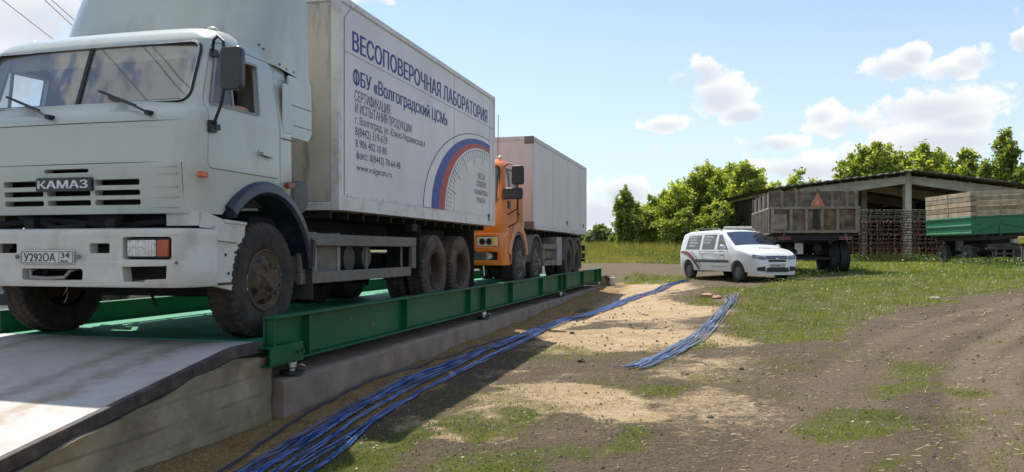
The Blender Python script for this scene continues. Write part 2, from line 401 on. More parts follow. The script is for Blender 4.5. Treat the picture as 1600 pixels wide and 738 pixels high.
# ------------------------------------------------------------------ ground
def vnoise(X, Y, sc, seed=0, octv=3):
    r = np.random.default_rng(1000 + seed); T = r.random((256, 256)); out = 0; amp = 1; tot = 0
    X = np.asarray(X, float) / sc; Y = np.asarray(Y, float) / sc
    for o in range(octv):
        xi = np.floor(X).astype(int); yi = np.floor(Y).astype(int); fx = X - xi; fy = Y - yi
        fx = fx * fx * (3 - 2 * fx); fy = fy * fy * (3 - 2 * fy)
        g = lambda a, b: T[(xi + a) % 256, (yi + b) % 256]
        out = out + amp * ((g(0, 0) * (1 - fx) + g(1, 0) * fx) * (1 - fy) + (g(0, 1) * (1 - fx) + g(1, 1) * fx) * fy)
        tot += amp; amp *= .5; X = X * 2.03 + 17.3; Y = Y * 2.03 + 5.7
    return out / tot
def poly_sd(X, Y, poly):                            # signed distance, positive inside
    inside = np.zeros(X.shape, bool); d = np.full(X.shape, 1e9); n = len(poly)
    for i in range(n):
        x0, y0 = poly[i]; x1, y1 = poly[(i + 1) % n]
        c = ((y0 > Y) != (y1 > Y)) & (X < (x1 - x0) * (Y - y0) / (y1 - y0 + 1e-12) + x0); inside ^= c
        ex, ey = x1 - x0, y1 - y0; t = np.clip(((X - x0) * ex + (Y - y0) * ey) / (ex * ex + ey * ey + 1e-12), 0, 1)
        d = np.minimum(d, np.hypot(X - x0 - t * ex, Y - y0 - t * ey))
    return np.where(inside, d, -d)
def gpoly(pts): return [tuple(gp(*p)[:2]) for p in pts]
GRASS_P = [gpoly(p) for p in (
    [(1122, 452), (1240, 444), (1600, 418), (1620, 452), (1480, 468), (1400, 488), (1320, 500), (1310, 528), (1220, 535), (1140, 525), (1135, 500), (1150, 480)],
    [(1385, 568), (1440, 562), (1455, 575), (1440, 590), (1395, 590)], [(1350, 602), (1430, 597), (1420, 620), (1360, 622)],
    [(1240, 675), (1330, 640), (1400, 640), (1400, 672), (1330, 688), (1290, 700)], [(1000, 602), (1085, 607), (1070, 628), (1005, 620)],
    [(940, 676), (1010, 662), (1035, 680), (1000, 703), (950, 705)], [(785, 640), (850, 645), (845, 668), (790, 665)],
    [(690, 665), (790, 657), (850, 678), (740, 690)], [(480, 738), (560, 690), (660, 670), (680, 680), (600, 738), (560, 760)],
    [(680, 710), (820, 703), (850, 745), (640, 745)], [(975, 562), (1090, 530), (1105, 545), (1060, 572), (985, 582)],
    [(1080, 466), (1130, 462), (1130, 476), (1090, 478)], [(1340, 724), (1420, 716), (1420, 745), (1330, 745)], [(1480, 610), (1530, 612), (1510, 622)],
    [(700, 655), (740, 648), (745, 656)], [(965, 424), (1068, 420), (1066, 441), (985, 445), (960, 436)], [(905, 560), (950, 565), (930, 572)], [(860, 700), (930, 690), (900, 715)])]
SAND_P = [gpoly(p) for p in (
    [(432, 655), (700, 560), (945, 448), (975, 455), (900, 487), (800, 530), (650, 602), (420, 745), (220, 745)],
    [(955, 440), (1072, 434), (1085, 448), (1020, 464), (1140, 482), (1135, 497), (1040, 500), (930, 500), (850, 530), (860, 508), (900, 488)],
    [(850, 520), (960, 512), (1175, 522), (1190, 533), (1120, 543), (1000, 553), (880, 556), (800, 560)],
    [(720, 640), (760, 602), (850, 592), (960, 602), (1060, 650), (1000, 663), (880, 655), (790, 690), (640, 690)],
    [(560, 700), (640, 655), (700, 660), (600, 715)])]
ROAD_P = gpoly([(880, 413.5), (1090, 413.5), (1130, 428), (1040, 433), (960, 428), (880, 430)])
TRACKS = [[gp(*p) for p in q] for q in ([(1610, 500), (1545, 540), (1512, 580), (1520, 640), (1560, 720), (1600, 790)], [(1640, 540), (1590, 560), (1560, 590), (1575, 640), (1620, 700)],
                                        [(1600, 470), (1450, 505), (1340, 560), (1260, 640), (1180, 760)], [(1600, 485), (1480, 520), (1390, 580), (1330, 660), (1280, 760)])]
def path_dist(X, Y, pts):
    d = np.full(X.shape, 1e9); al = np.zeros(X.shape); acc = 0
    for a, b in zip(pts[:-1], pts[1:]):
        ex, ey = b.x - a.x, b.y - a.y; l = math.hypot(ex, ey)
        t = np.clip(((X - a.x) * ex + (Y - a.y) * ey) / (l * l), 0, 1); q = np.hypot(X - a.x - t * ex, Y - a.y - t * ey)
        al = np.where(q < d, acc + t * l, al); d = np.minimum(d, q); acc += l
    return d, al
def smooth_pts(pts, n=12):
    out = []; m = len(pts)
    for i in range(m - 1):
        p0, p1, p2, p3 = pts[max(i - 1, 0)], pts[i], pts[i + 1], pts[min(i + 2, m - 1)]
        for k in range(n):
            t = k / n; out.append(0.5 * ((2 * p1) + (p2 - p0) * t + (2 * p0 - 5 * p1 + 4 * p2 - p3) * t * t + (3 * p1 - p0 - 3 * p2 + p3) * t ** 3))
    out.append(pts[-1]); return out
TRACKS = [smooth_pts(t, 6) for t in TRACKS]
def ss(x, a, b):
    t = np.clip((x - a) / (b - a), 0, 1); return t * t * (3 - 2 * t)
def zones(X, Y):
    n1 = vnoise(X, Y, 1.1, 1, 4) - .5; n2 = vnoise(X, Y, .35, 2, 3) - .5; dep = -SN * X + CS * Y
    w = np.clip(dep * .03, .12, .9)
    g = np.zeros(X.shape)
    for p in GRASS_P: g = np.maximum(g, ss(poly_sd(X, Y, p) + (n1 * 1.6 + n2 * .8) * w * 1.6, -w, w * .9))
    sp = ss(vnoise(X, Y, 2.2, 9, 4), .54, .74) * .55 * ss(dep, 3, 8)
    s_ = Y + 1.5 * np.maximum(X + 4, 0)
    far = ss(dep + n1 * 6, 44, 50) * np.where(X < 6, 1, 0) + ss(s_ + n1 * 4, 37, 40) * np.where(X > -1.0, 1, 0) * ss(dep, 22, 26)
    g = np.maximum(np.maximum(g, sp), np.clip(far, 0, 1))
    s = np.zeros(X.shape)
    for p in SAND_P: s = np.maximum(s, ss(poly_sd(X, Y, p) + (n1 * 1.3 + n2 * 1.2) * w * 1.5, -w * .6, w * .9))
    s = np.maximum(s, .62 * ss(vnoise(X, Y, 1.3, 41, 5), .40, .62) * ss(X, -3.2, -2.4) * (1 - ss(X, -.2, 1.4)) * ss(Y, 5, 8) * (1 - ss(Y, 22, 26)))
    s = np.maximum(s, ss(-X - 3.0 + n1 * .5 + n2 * .3, -.12, .12) * ss(X, -3.9, -3.8) * ss(Y, 1, 2) * (1 - ss(Y, 24, 27)))
    rd = ss(poly_sd(X, Y, ROAD_P) + n1 * 1.5, -1, 1)
    g = g * (1 - rd); left = ss(-X, 6.9, 7.6) * (1 - ss(dep, 30, 36)); g = g * (1 - left)
    g = np.where((X < -3.2) & (X > -7) & (Y < 28), g * .1, g)
    t = np.zeros(X.shape); rut = np.zeros(X.shape)
    for k, pts in enumerate(TRACKS):
        d, al = path_dist(X, Y, pts); m = ss(-d, -.26, -.14) * (1 if k < 2 else .5)
        t = np.maximum(t, m); rut = np.maximum(rut, m * (.6 + .4 * np.sign(np.sin(al * 2 * math.pi / .16 + d * 9))))
    return np.clip(s - g * .6, 0, 1), np.clip(g, 0, 1), t, rut, rd
def axis(lo, hi, step, far, grow=1.13):
    a = list(np.arange(lo, hi, step)); s = step; x = hi
    while x < far: a.append(x); s *= grow; x += s
    s = step; x = lo - step
    while x > -far: a.insert(0, x); s *= grow; x -= s
    return np.array(a)
def micro(XX, YY, Z):
    Z = Z + (vnoise(XX, YY, .9, 4, 4) - .5) * .07 * np.clip((YY - 2) * .5, 0, 1) + (vnoise(XX, YY, .14, 5, 3) - .5) * .022
    # sand banked up against the footing
    return Z + .07 * np.exp(-((XX + 3.65) / .35) ** 2) * ss(YY, 6.2, 8) * (1 - ss(YY, 25, 27)) * (vnoise(XX, YY, .4, 6, 3) + .3)
def gz(X, Y): X = np.asarray(X, float); Y = np.asarray(Y, float); return micro(X, Y, terrain(X, Y))
def build_ground():
    xs = axis(-4.2, 9.5, .075, 900); yl = list(np.arange(2.8, 12, .06)) + list(np.arange(12, 22, .1)); s = .1; y = 22
    while y < 1500: yl.append(y); s *= 1.06; y += s
    y = 2.8; s = .06; pre = []
    while y > -200: s *= 1.3; y -= s; pre.insert(0, y)
    ys = np.array(pre + yl)
    XX, YY = np.meshgrid(xs, ys); Z = terrain(XX, YY)
    sa, gr, tr, rut, rd = zones(XX, YY)
    Z = micro(XX, YY, Z) - .03 * rut + .016 * (rut > .3)
    me = bpy.data.meshes.new('ground'); nx, ny = len(xs), len(ys)
    V = np.stack([XX, YY, Z], -1).reshape(-1, 3)
    i = np.arange(nx - 1); j = np.arange(ny - 1); I, J = np.meshgrid(i, j); a = (J * nx + I).ravel()
    F = np.stack([a, a + 1, a + 1 + nx, a + nx], -1)
    me.vertices.add(len(V)); me.vertices.foreach_set('co', V.astype(np.float32).ravel())
    me.loops.add(F.size); me.loops.foreach_set('vertex_index', F.astype(np.int32).ravel())
    me.polygons.add(len(F)); me.polygons.foreach_set('loop_start', np.arange(len(F), dtype=np.int32) * 4); me.polygons.foreach_set('loop_total', np.full(len(F), 4, dtype=np.int32))
    me.polygons.foreach_set('use_smooth', [True] * len(F))
    ca = me.color_attributes.new('zones', 'FLOAT_COLOR', 'POINT')
    ca.data.foreach_set('color', np.stack([sa, gr, tr, rd], -1).reshape(-1).astype(np.float32))
    me.update(calc_edges=True)
    m = bpy.data.materials.new('earth'); m.use_nodes = True; nt = m.node_tree; N = nt.nodes; L = nt.links; b = N['Principled BSDF']
    b.inputs['Roughness'].default_value = .95; b.inputs['Specular IOR Level'].default_value = .15
    geo = N.new('ShaderNodeNewGeometry'); at = N.new('ShaderNodeAttribute'); at.attribute_name = 'zones'
    sep = N.new('ShaderNodeSeparateColor'); L.new(at.outputs['Color'], sep.inputs[0])
    def nz(sc, det=6, ro=.6):
        n = N.new('ShaderNodeTexNoise'); n.inputs['Scale'].default_value = sc; n.inputs['Detail'].default_value = det; n.inputs['Roughness'].default_value = ro
        L.new(geo.outputs['Position'], n.inputs['Vector']); return n.outputs['Fac']
    def rmp(x, a, bb, lo=0, hi=1):
        r = N.new('ShaderNodeMapRange'); r.inputs['From Min'].default_value = a; r.inputs['From Max'].default_value = bb; r.inputs['To Min'].default_value = lo; r.inputs['To Max'].default_value = hi
        L.new(x, r.inputs['Value']); return r.outputs[0]
    def mixc(f, A, B):
        x = N.new('ShaderNodeMix'); x.data_type = 'RGBA'
        (L.new(f, x.inputs['Factor']) if not isinstance(f, float) else setattr(x.inputs['Factor'], 'default_value', f))
        for k, c in (('A', A), ('B', B)):
            if isinstance(c, tuple): x.inputs[k].default_value = (*c, 1)
            else: L.new(c, x.inputs[k])
        return x.outputs['Result']
    def mul(a, bb):
        x = N.new('ShaderNodeMath'); x.operation = 'MULTIPLY'
        for k, c in enumerate((a, bb)):
            if isinstance(c, float): x.inputs[k].default_value = c
            else: L.new(c, x.inputs[k])
        return x.outputs[0]
    dirt = mixc(rmp(nz(.9), .3, .7), (.076, .056, .036), (.150, .113, .074))
    dirt = mixc(rmp(nz(9, 5), .42, .62), dirt, mixc(rmp(nz(30), .3, .7), (.050, .036, .023), (.185, .142, .095)))
    dirt = mixc(rmp(nz(55, 4, .7), .54, .64), dirt, (.20, .155, .11)); dirt = mixc(rmp(nz(35, 6, .75), .56, .68), dirt, (.035, .026, .018))
    dirt = mixc(mul(sep.outputs[2], .75), dirt, (.20, .152, .10))
    dirt = mixc(mul(at.outputs['Alpha'], .85), dirt, (.13, .10, .06))
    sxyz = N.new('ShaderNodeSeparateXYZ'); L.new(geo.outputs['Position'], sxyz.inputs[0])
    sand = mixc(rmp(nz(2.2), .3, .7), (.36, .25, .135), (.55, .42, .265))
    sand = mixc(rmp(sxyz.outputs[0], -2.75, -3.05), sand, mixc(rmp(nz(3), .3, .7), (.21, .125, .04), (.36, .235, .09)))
    sand = mixc(rmp(nz(18, 8, .75), .5, .66), sand, (.24, .16, .085)); sand = mixc(rmp(nz(45, 4), .56, .66), sand, (.62, .48, .30))
    grs = mixc(rmp(nz(1.3), .3, .7), (.065, .085, .017), (.150, .165, .032))
    grs = mixc(rmp(nz(14), .45, .6), grs, (.095, .085, .035))
    sm = N.new('ShaderNodeMath'); sm.operation = 'ADD'; L.new(sep.outputs[0], sm.inputs[0]); L.new(rmp(nz(8, 10, .85), .32, .68, -.5, .5), sm.inputs[1])
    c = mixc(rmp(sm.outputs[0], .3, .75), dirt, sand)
    gm = N.new('ShaderNodeMath'); gm.operation = 'ADD'; L.new(sep.outputs[1], gm.inputs[0]); L.new(rmp(nz(5, 7, .7), .3, .7, -.35, .25), gm.inputs[1])
    c = mixc(rmp(gm.outputs[0], .35, .8, 0, .85), c, grs)
    # scattered pebbles and crumbs
    vo = N.new('ShaderNodeTexVoronoi'); vo.inputs['Scale'].default_value = 13; L.new(geo.outputs['Position'], vo.inputs['Vector'])
    c = mixc(mul(rmp(vo.outputs['Distance'], .16, .12), rmp(nz(1.7), .5, .62)), c, mixc(rmp(nz(60), .4, .6), (.10, .085, .07), (.36, .31, .25)))
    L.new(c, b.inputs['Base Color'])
    bp = N.new('ShaderNodeBump'); bp.inputs['Strength'].default_value = .9; bp.inputs['Distance'].default_value = .09
    hh = N.new('ShaderNodeMath'); hh.operation = 'MULTIPLY_ADD'; L.new(nz(22, 8, .7), hh.inputs[0]); hh.inputs[1].default_value = .8; L.new(nz(6), hh.inputs[2])
    L.new(hh.outputs[0], bp.inputs['Height']); L.new(bp.outputs[0], b.inputs['Normal'])
    me.materials.append(m)
    o = bpy.data.objects.new('ground', me); COL.objects.link(o); o['kind'] = 'structure'
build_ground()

# ------------------------------------------------------------------ scale, footing, ramps
DECK = 0.70; BX = -3.86; BXL = -6.74; Y0S, Y1S = 6.2, 25.9
green = mat('green_enamel', (.002, .105, .038), rough=.5, spec=.25, var=.12, scale=2, dirt=(.10, .10, .06), damt=.4, chip=(.20, .18, .12), chlo=.62, chscale=11, dscale=3, bump=.04, bscale=12)
deckg = mat('green_deck_enamel', (.05, .28, .155), spec=.2, rough=.6, var=.15, scale=1.5, dirt=(.12, .12, .07), damt=.3, dscale=2.2, dlo=.48, dhi=.68, bump=.06, bscale=20)
conc = mat('concrete', (.22, .19, .125), rough=.9, var=.22, scale=2.5, dirt=(.10, .085, .045), damt=.6, dscale=1.8, dlo=.45, dhi=.7, bump=.5, bscale=14)
conc_top = mat('smooth_concrete', (.50, .475, .45), rough=.75, var=.07, scale=1.6, dirt=(.27, .20, .12), damt=.35, dscale=2.6, dlo=.5, dhi=.7, bump=.12, bscale=40)
foot_m = mat('footing_concrete', (.27, .215, .165), rough=.92, var=.15, scale=3, dirt=(.20, .10, .07), damt=.5, dscale=1.3, bump=.5, bscale=16)
dark_steel = mat('dark_rusty_angle', (.055, .042, .035), rough=.75, var=.3, scale=9, dirt=(.17, .13, .09), damt=.5, dscale=6, bump=.3, bscale=30)
steel = mat('bright_zinc', (.62, .63, .64), rough=.35, metal=.9, var=.08)
blackr = mat('black_rubber_part', (.02, .02, .02), rough=.6)
def build_scale():
    t = thing('weighbridge', 'long green steel weighbridge deck under both box trucks', 'weighbridge', (0, 0, 0))
    d = MB(); ys = np.linspace(Y0S, Y1S, 4)
    for a, b in zip(ys[:-1], ys[1:]): d.bx(BXL + .03, BX - .03, a + .012, b - .012, DECK - .03, DECK)
    for a, b in zip(ys[:-1], ys[1:]):
        for x in np.linspace(BXL + .4, BX - .4, 6): d.bx(x - .05, x + .05, a + .05, b - .05, DECK - .2, DECK - .031)
    d.build('deck', deckg, t, bevel=.004)
    for X, s in ((BX, 1), (BXL, -1)):
        g = MB(); zt, zb = .918, .497
        for a, b in zip(ys[:-1], ys[1:]):
            a2, b2 = a + .004, b - .004
            xs = sorted((X - s * .02, X + s * .10)); g.bx(xs[0], xs[1], a2, b2, zt - .022, zt)
            xs = sorted((X - s * .05, X + s * .085)); g.bx(xs[0], xs[1], a2, b2, zb, zb + .02)
            xs = sorted((X - s * .018, X)); g.bx(xs[0], xs[1], a2 + .002, b2 - .002, zb + .021, zt - .023)
        g.build('girder', green, t, bevel=.004)
        for y in (6.24, 6.86, 9.3, 11.9, 12.70, 14.5, 17.1, 19.25, 19.8, 22.4, 25.0, 25.82):
            p = MB(); xs = sorted((X + s * .001, X + s * .078)); p.bx(xs[0], xs[1], y - .009, y + .009, .518, .894); p.build('stiffener', green, t)
        for k, y in enumerate((6.62, 12.75, 19.3, 25.6)):
            f = MB(); x = X + s * .02
            f.tube([(x, y, .36), (x, y, .39)], .11, 14); f.build('load_cell_base', blackr, t)
            q = MB(); q.tube([(x, y, .391), (x, y, .41), (x, y, .425), (x, y, .47), (x, y, .496)], [.035, .035, .05, .05, .03], 14)
            q.tube([(x + s * .05, y, .44), (x + s * .09, y + .01, .45), (x + s * .11, y + .05, .43), (x + s * .09, y + .09, .38), (x + s * .02, y + .14, .36)], .008, 6)
            q.build('load_cell', steel, t)
        e = MB(); xs = sorted((X - s * .0 + s * .003, X + s * .12)); e.bx(xs[0], xs[1], 6.10, 6.66, .49, .505); e.bx(xs[0], xs[1], 6.10, 6.66, .645, .66)
        xx = sorted((X + s * .108, X + s * .122)); e.bx(xx[0], xx[1], 6.10, 6.66, .506, .644); e.build('end_bracket', green, t, bevel=.003)
        for y in (6.55, 6.62): n = MB(); n.tube([(X + s * .122, y, .575), (X + s * .15, y, .575)], .018, 6); n.build('bolt', mat('green_bolt', (.01, .06, .03), rough=.5), t)
    # footing
    for X0, X1, lab in ((-4.6, -3.75, 'pinkish grey concrete footing strip under the green girder, beside the blue cables'), (-6.85, -6.0, 'concrete footing strip under the far girder of the weighbridge, behind the truck wheels')):
        f = MB(); n = 40; yy = np.linspace(6.33, 26.0, n); vs = []; fs = []
        top = .343
        for i, y in enumerate(yy):
            w = .012 * math.sin(i * 1.7) + .008 * math.sin(i * 4.1)
            for x, z in ((X0, -.3), (X1 + w, -.3), (X1 + w * .5, top - .02), (X1 - .025, top + .004 * math.sin(i * 2.3)), (X0, top)): vs.append((x, y, z))
        for i in range(n - 1):
            for k in range(5): fs.append((i * 5 + k, i * 5 + (k + 1) % 5, (i + 1) * 5 + (k + 1) % 5, (i + 1) * 5 + k))
        fs += [[4, 3, 2, 1, 0], [(n - 1) * 5 + k for k in range(5)]]
        f.add(vs, fs); o = f.build('footing', foot_m, None, smooth=40); tag(o, lab, 'footing', kind='thing')
    # near ramp
    def rz(y): return np.interp(y, [1.3, 5.70, 5.80, 6.17], [-.041, .694, .700, .70])
    r = thing('access_ramp', 'pale concrete access ramp with dark steel edge rising to the truck front', 'ramp', (0, 0, 0))
    ry = list(np.linspace(1.3, 5.3, 25)) + list(np.linspace(5.4, 6.17, 10)); s = MB(); vs = []; fs = []; xs = np.linspace(-6.72, -3.905, 24)
    for y in ry:
        for x in xs: vs.append((x, y, float(rz(y)) + .006 * math.sin(x * 2.1 + y * 1.3)))
    nx = len(xs)
    for j in range(len(ry) - 1):
        for i in range(nx - 1): a = j * nx + i; fs.append((a, a + 1, a + 1 + nx, a + nx))
    s.add(vs, fs)
    s.build('ramp_slab', ramp_mat(), r, smooth=60)
    for xa, xb in ((-3.902, -3.846), (-6.78, -6.724)):
        e = MB(); poly = [(y, float(rz(y)) + .008) for y in ry] + [(y, float(rz(y)) - .088) for y in ry[::-1]]
        e.prism(poly, 'x', xa, xb); e.build('edge_angle', dark_steel, r, bevel=.006)
    wv = MB(); vs = []; fs = []; rows = 9; ww = np.linspace(1.6, 6.29, 60)
    for i, y in enumerate(ww):
        tp = float(rz(min(y, 6.1))) - .095 + .012 * math.sin(y * 5) + .010 * math.sin(y * 11 + 1) - (.03 if y > 6.12 else 0)
        for k in range(rows):
            z = -.25 + (tp + .25) * k / (rows - 1)
            bo = .012 * (int((z + 1) / .17) % 2) + .008 * math.sin(y * 3 + k)
            vs.append((-3.845 + bo + (.018 if k == rows - 1 else 0) , y, z))
    for i in range(len(ww) - 1):
        for k in range(rows - 1): a = i * rows + k; fs.append((a, a + rows, a + rows + 1, a + 1))
    nb = len(vs)
    for i, y in enumerate(ww):
        tp = vs[i * rows + rows - 1][2]; vs.append((-6.76, y, -.25)); vs.append((-6.76, y, tp))
    for i in range(len(ww) - 1):
        a = nb + 2 * i; fs.append((a, a + 1, a + 3, a + 2)); fs.append((i * rows + rows - 1, (i + 1) * rows + rows - 1, a + 3, a + 1))
    fs.append([(len(ww) - 1) * rows + k for k in range(rows)] + [nb + 2 * (len(ww) - 1) + 1, nb + 2 * (len(ww) - 1)])
    wv.add(vs, fs); wv.build('ramp_wall', wall_mat(), r, smooth=30)
    # far ramp
    r2 = thing('far_ramp', 'small concrete exit ramp block at the far end of the weighbridge', 'ramp', (0, 0, 0))
    q = MB(); q.prism([(26.02, -.2), (26.02, .66), (26.5, .64), (29.6, .25), (29.6, -.2)], 'x', -6.78, -3.72); q.build('ramp_body', conc, r2, bevel=.02)
    e = MB(); e.prism([(26.03, .664), (26.5, .644), (29.6, .256), (29.6, .20), (26.5, .56), (26.03, .58)], 'x', -3.717, -3.66); e.build('edge_angle', dark_steel, r2)
def ramp_mat():
    m = mat('ramp_concrete', (.44, .41, .385), rough=.72, var=.06, scale=1.4, dirt=(.25, .19, .12), damt=.4, dscale=3.5, dlo=.5, dhi=.7, bump=.15, bscale=50, chip=(.15, .12, .085), chlo=.64, chscale=18)
    nt = m.node_tree; N = nt.nodes; L = nt.links; b = N['Principled BSDF']; src = b.inputs['Base Color'].links[0].from_socket
    tc = N.new('ShaderNodeTexCoord'); sep = N.new('ShaderNodeSeparateXYZ'); L.new(tc.outputs['Object'], sep.inputs[0])
    nz = N.new('ShaderNodeTexNoise'); nz.inputs['Scale'].default_value = 9; nz.inputs['Detail'].default_value = 7; L.new(tc.outputs['Object'], nz.inputs['Vector'])
    tot = None
    def M(op, a, bb=None, c=None):
        n = N.new('ShaderNodeMath'); n.operation = op
        for i, x in enumerate((a, bb, c)):
            if x is None: continue
            if isinstance(x, (int, float)): n.inputs[i].default_value = x
            else: L.new(x, n.inputs[i])
        return n.outputs[0]
    for x0, w in ((-4.42, .13), (-4.78, .10), (-5.95, .12), (-6.3, .1)):   # muddy wheel tracks left by lorries
        d = M('ABSOLUTE', M('ADD', sep.outputs[0], M('MULTIPLY_ADD', sep.outputs[1], -.03, -x0 + .15)))
        v = M('SUBTRACT', 1.0, M('MULTIPLY', d, 1 / (2 * w)))
        tot = v if tot is None else M('MAXIMUM', tot, v)
    f = N.new('ShaderNodeMapRange'); f.inputs['From Min'].default_value = .55; f.inputs['From Max'].default_value = 1.25; f.inputs['To Max'].default_value = .7
    L.new(M('ADD', M('MAXIMUM', tot, 0.0), M('MULTIPLY_ADD', nz.outputs['Fac'], 1.6, -.62)), f.inputs['Value'])
    mx = N.new('ShaderNodeMix'); mx.data_type = 'RGBA'; L.new(f.outputs[0], mx.inputs['Factor']); L.new(src, mx.inputs['A']); mx.inputs['B'].default_value = (.24, .185, .12, 1)
    L.new(mx.outputs['Result'], b.inputs['Base Color']); return m
def wall_mat():
    m = mat('board_marked_concrete', (.33, .275, .18), rough=.92, var=.2, scale=2.2, dirt=(.15, .13, .07), damt=.7, dscale=2.6, dlo=.42, dhi=.66, bump=.6, bscale=18)
    nt = m.node_tree; N = nt.nodes; L = nt.links; b = N['Principled BSDF']; src = b.inputs['Base Color'].links[0].from_socket
    tc = N.new('ShaderNodeTexCoord'); sep = N.new('ShaderNodeSeparateXYZ'); L.new(tc.outputs['Object'], sep.inputs[0]); nz = N.new('ShaderNodeTexNoise'); nz.inputs['Scale'].default_value = 3; nz.inputs['Detail'].default_value = 8; L.new(tc.outputs['Object'], nz.inputs['Vector'])
    def M(op, *a):
        n = N.new('ShaderNodeMath'); n.operation = op
        for i, x in enumerate(a):
            if isinstance(x, (int, float)): n.inputs[i].default_value = x
            else: L.new(x, n.inputs[i])
        return n.outputs[0]
    z = M('ADD', sep.outputs[2], M('MULTIPLY_ADD', sep.outputs[1], -.018, M('MULTIPLY', nz.outputs['Fac'], .03))); f = M('ABSOLUTE', M('SUBTRACT', M('FRACT', M('MULTIPLY', z, 1 / .165)), .5))
    for lo, hi, col, am in ((.47, .5, (.50, .46, .36), .9), (.40, .47, (.085, .075, .045), .8)):
        r = N.new('ShaderNodeMapRange'); r.inputs['From Min'].default_value = lo; r.inputs['From Max'].default_value = hi; r.inputs['To Max'].default_value = am; L.new(f, r.inputs['Value'])
        k = M('MULTIPLY', r.outputs[0], M('MULTIPLY_ADD', nz.outputs['Fac'], 2.2, -.6)); k = M('MINIMUM', M('MAXIMUM', k, 0.0), 1.0)
        mx = N.new('ShaderNodeMix'); mx.data_type = 'RGBA'; L.new(k, mx.inputs['Factor']); L.new(src, mx.inputs['A']); mx.inputs['B'].default_value = (*col, 1); src = mx.outputs['Result']
    L.new(src, b.inputs['Base Color']); return m
build_scale()

# ------------------------------------------------------------------ open shed
def build_shed():
    D = 48.0; K = D / 45; o = at_depth(1419, HOR, D); rz = math.asin(SN)
    g0 = .9
    t = thing('open_shed', 'long open concrete shed with shallow gabled roof behind the trailers', 'shed', (o.x, o.y, g0), rz)
    cm = mat('shed_concrete', (.50, .465, .39), rough=.9, var=.12, scale=1.5, dirt=(.2, .18, .14), damt=.5, dscale=1.2, streak=3, bump=.2)
    rm = mat('shed_roof', (.15, .14, .115), rough=.9, var=.25, scale=1.2, dirt=(.10, .10, .06), damt=.6, dscale=.8)
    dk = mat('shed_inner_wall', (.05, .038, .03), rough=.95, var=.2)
    pk, ev, W2 = 5.35, 4.57, 6.5
    for k in range(4):
        y = k * 6.0
        for s in (-1, 1):
            b = MB(); b.prism([(0.02 * s, pk - .28), (s * W2, ev - .25), (s * W2, ev - .92), (s * 3.4, ev - .46), (s * .2, pk - .78), (.02 * s, pk - .78)], 'y', y, y + .28); b.build('rafter', cm, t, bevel=.02)
            b = MB(); b.bx(s * W2 - .2, s * W2 + .2, y - .03, y + .31, -.3, ev - .93); b.build('post', cm, t, bevel=.02)
        b = MB(); b.bx(-.19, .19, y - .04, y + .32, -.3, pk - .785); b.build('post', cm, t, bevel=.02)
        b = MB(); b.bx(-.12, .12, y - .06, y + .34, pk - .8, pk - .05); b.build('ridge_joint', cm, t)
    for s in (-1, 1):
        b = MB(); n = 60                                     # corrugated sheets
        vs = []; fs = []
        for i in range(n + 1):
            u = i / n
            for yy in (-.9, 19.5):
                z = pk + .02 - (pk - ev + .15) * u * 1.12; vs.append((s * (W2 + 1.9) * u, yy, z - .1 + .03 * math.sin(i * 1.9)))
        for i in range(n): fs.append((2 * i, 2 * i + 2, 2 * i + 3, 2 * i + 1))
        k0 = len(vs); vs += [(x, y, z + .07) for x, y, z in vs[:k0]]
        for i in range(n): fs.append((k0 + 2 * i, k0 + 2 * i + 1, k0 + 2 * i + 3, k0 + 2 * i + 2)); fs.append((2 * i, k0 + 2 * i, k0 + 2 * i + 2, 2 * i + 2)); fs.append((2 * i + 1, 2 * i + 3, k0 + 2 * i + 3, k0 + 2 * i + 1))
        b.add(vs, fs); b.build('roof', rm, t, smooth=None)
        p = MB()
        for i in range(9):
            u = (i + .3) / 9.0; x = s * (W2 + 1.7) * u; z = pk - .11 - (pk - ev + .15) * u * 1.09
            p.bx(x - .08, x + .08, .31, 18.9, z - .20, z - .04)
        p.build('purlin', cm, t)
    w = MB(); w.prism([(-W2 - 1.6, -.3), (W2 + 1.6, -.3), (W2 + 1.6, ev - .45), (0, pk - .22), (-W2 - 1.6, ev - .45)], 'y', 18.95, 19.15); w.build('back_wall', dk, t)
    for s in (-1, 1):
        w = MB(); w.bx(*sorted((s * (W2 + .6), s * (W2 + .8))), 1.5, 18.9, -.3, ev - .38); w.build('side_wall', dk, t)  # side walls added to darken the inside of the shed
build_shed()
# ------------------------------------------------------------------ lorries
CX, Y0 = -5.3, 6.55                               # truck axis and the front axle of the first lorry
white = mat('lorry_white_paint', (.475, .515, .46), rough=.28, var=.05, scale=1.5, dirt=(.27, .25, .19), damt=.4, dscale=2.5, dlo=.52, dhi=.75, streak=2.5, coat=.5, chip=(.16, .09, .05), chlo=.685)
bump_w = mat('bumper_white_paint', (.57, .555, .50), rough=.4, var=.05, scale=3, dirt=(.30, .26, .19), damt=.5, dscale=4, dlo=.50, dhi=.72, bump=.04, chip=(.14, .085, .05), chlo=.66)
box_w = mat('van_body_panel', (.68, .67, .65), rough=.42, var=.04, scale=.8, dirt=(.45, .41, .34), damt=.32, dscale=1.6, dlo=.45, dhi=.75, streak=4, bump=.10, bscale=2.2, chip=(.25, .17, .10), chlo=.70)
box_rust = mat('rust_stained_panel', (.54, .50, .43), rough=.6, var=.06, scale=2, dirt=(.22, .11, .045), damt=.8, dscale=4.5, dlo=.52, dhi=.66, streak=5)
rail_w = mat('body_rail', (.67, .655, .62), rough=.5, var=.06, scale=2, dirt=(.30, .25, .18), damt=.5, dscale=5, dlo=.5, dhi=.7, chip=(.17, .085, .04), chlo=.655)
rubber = mat('tyre_rubber', (.024, .021, .018), rough=.85, var=.2, scale=7, dirt=(.095, .070, .048), damt=.7, dscale=5, dlo=.42, dhi=.68, bump=.3, bscale=45)
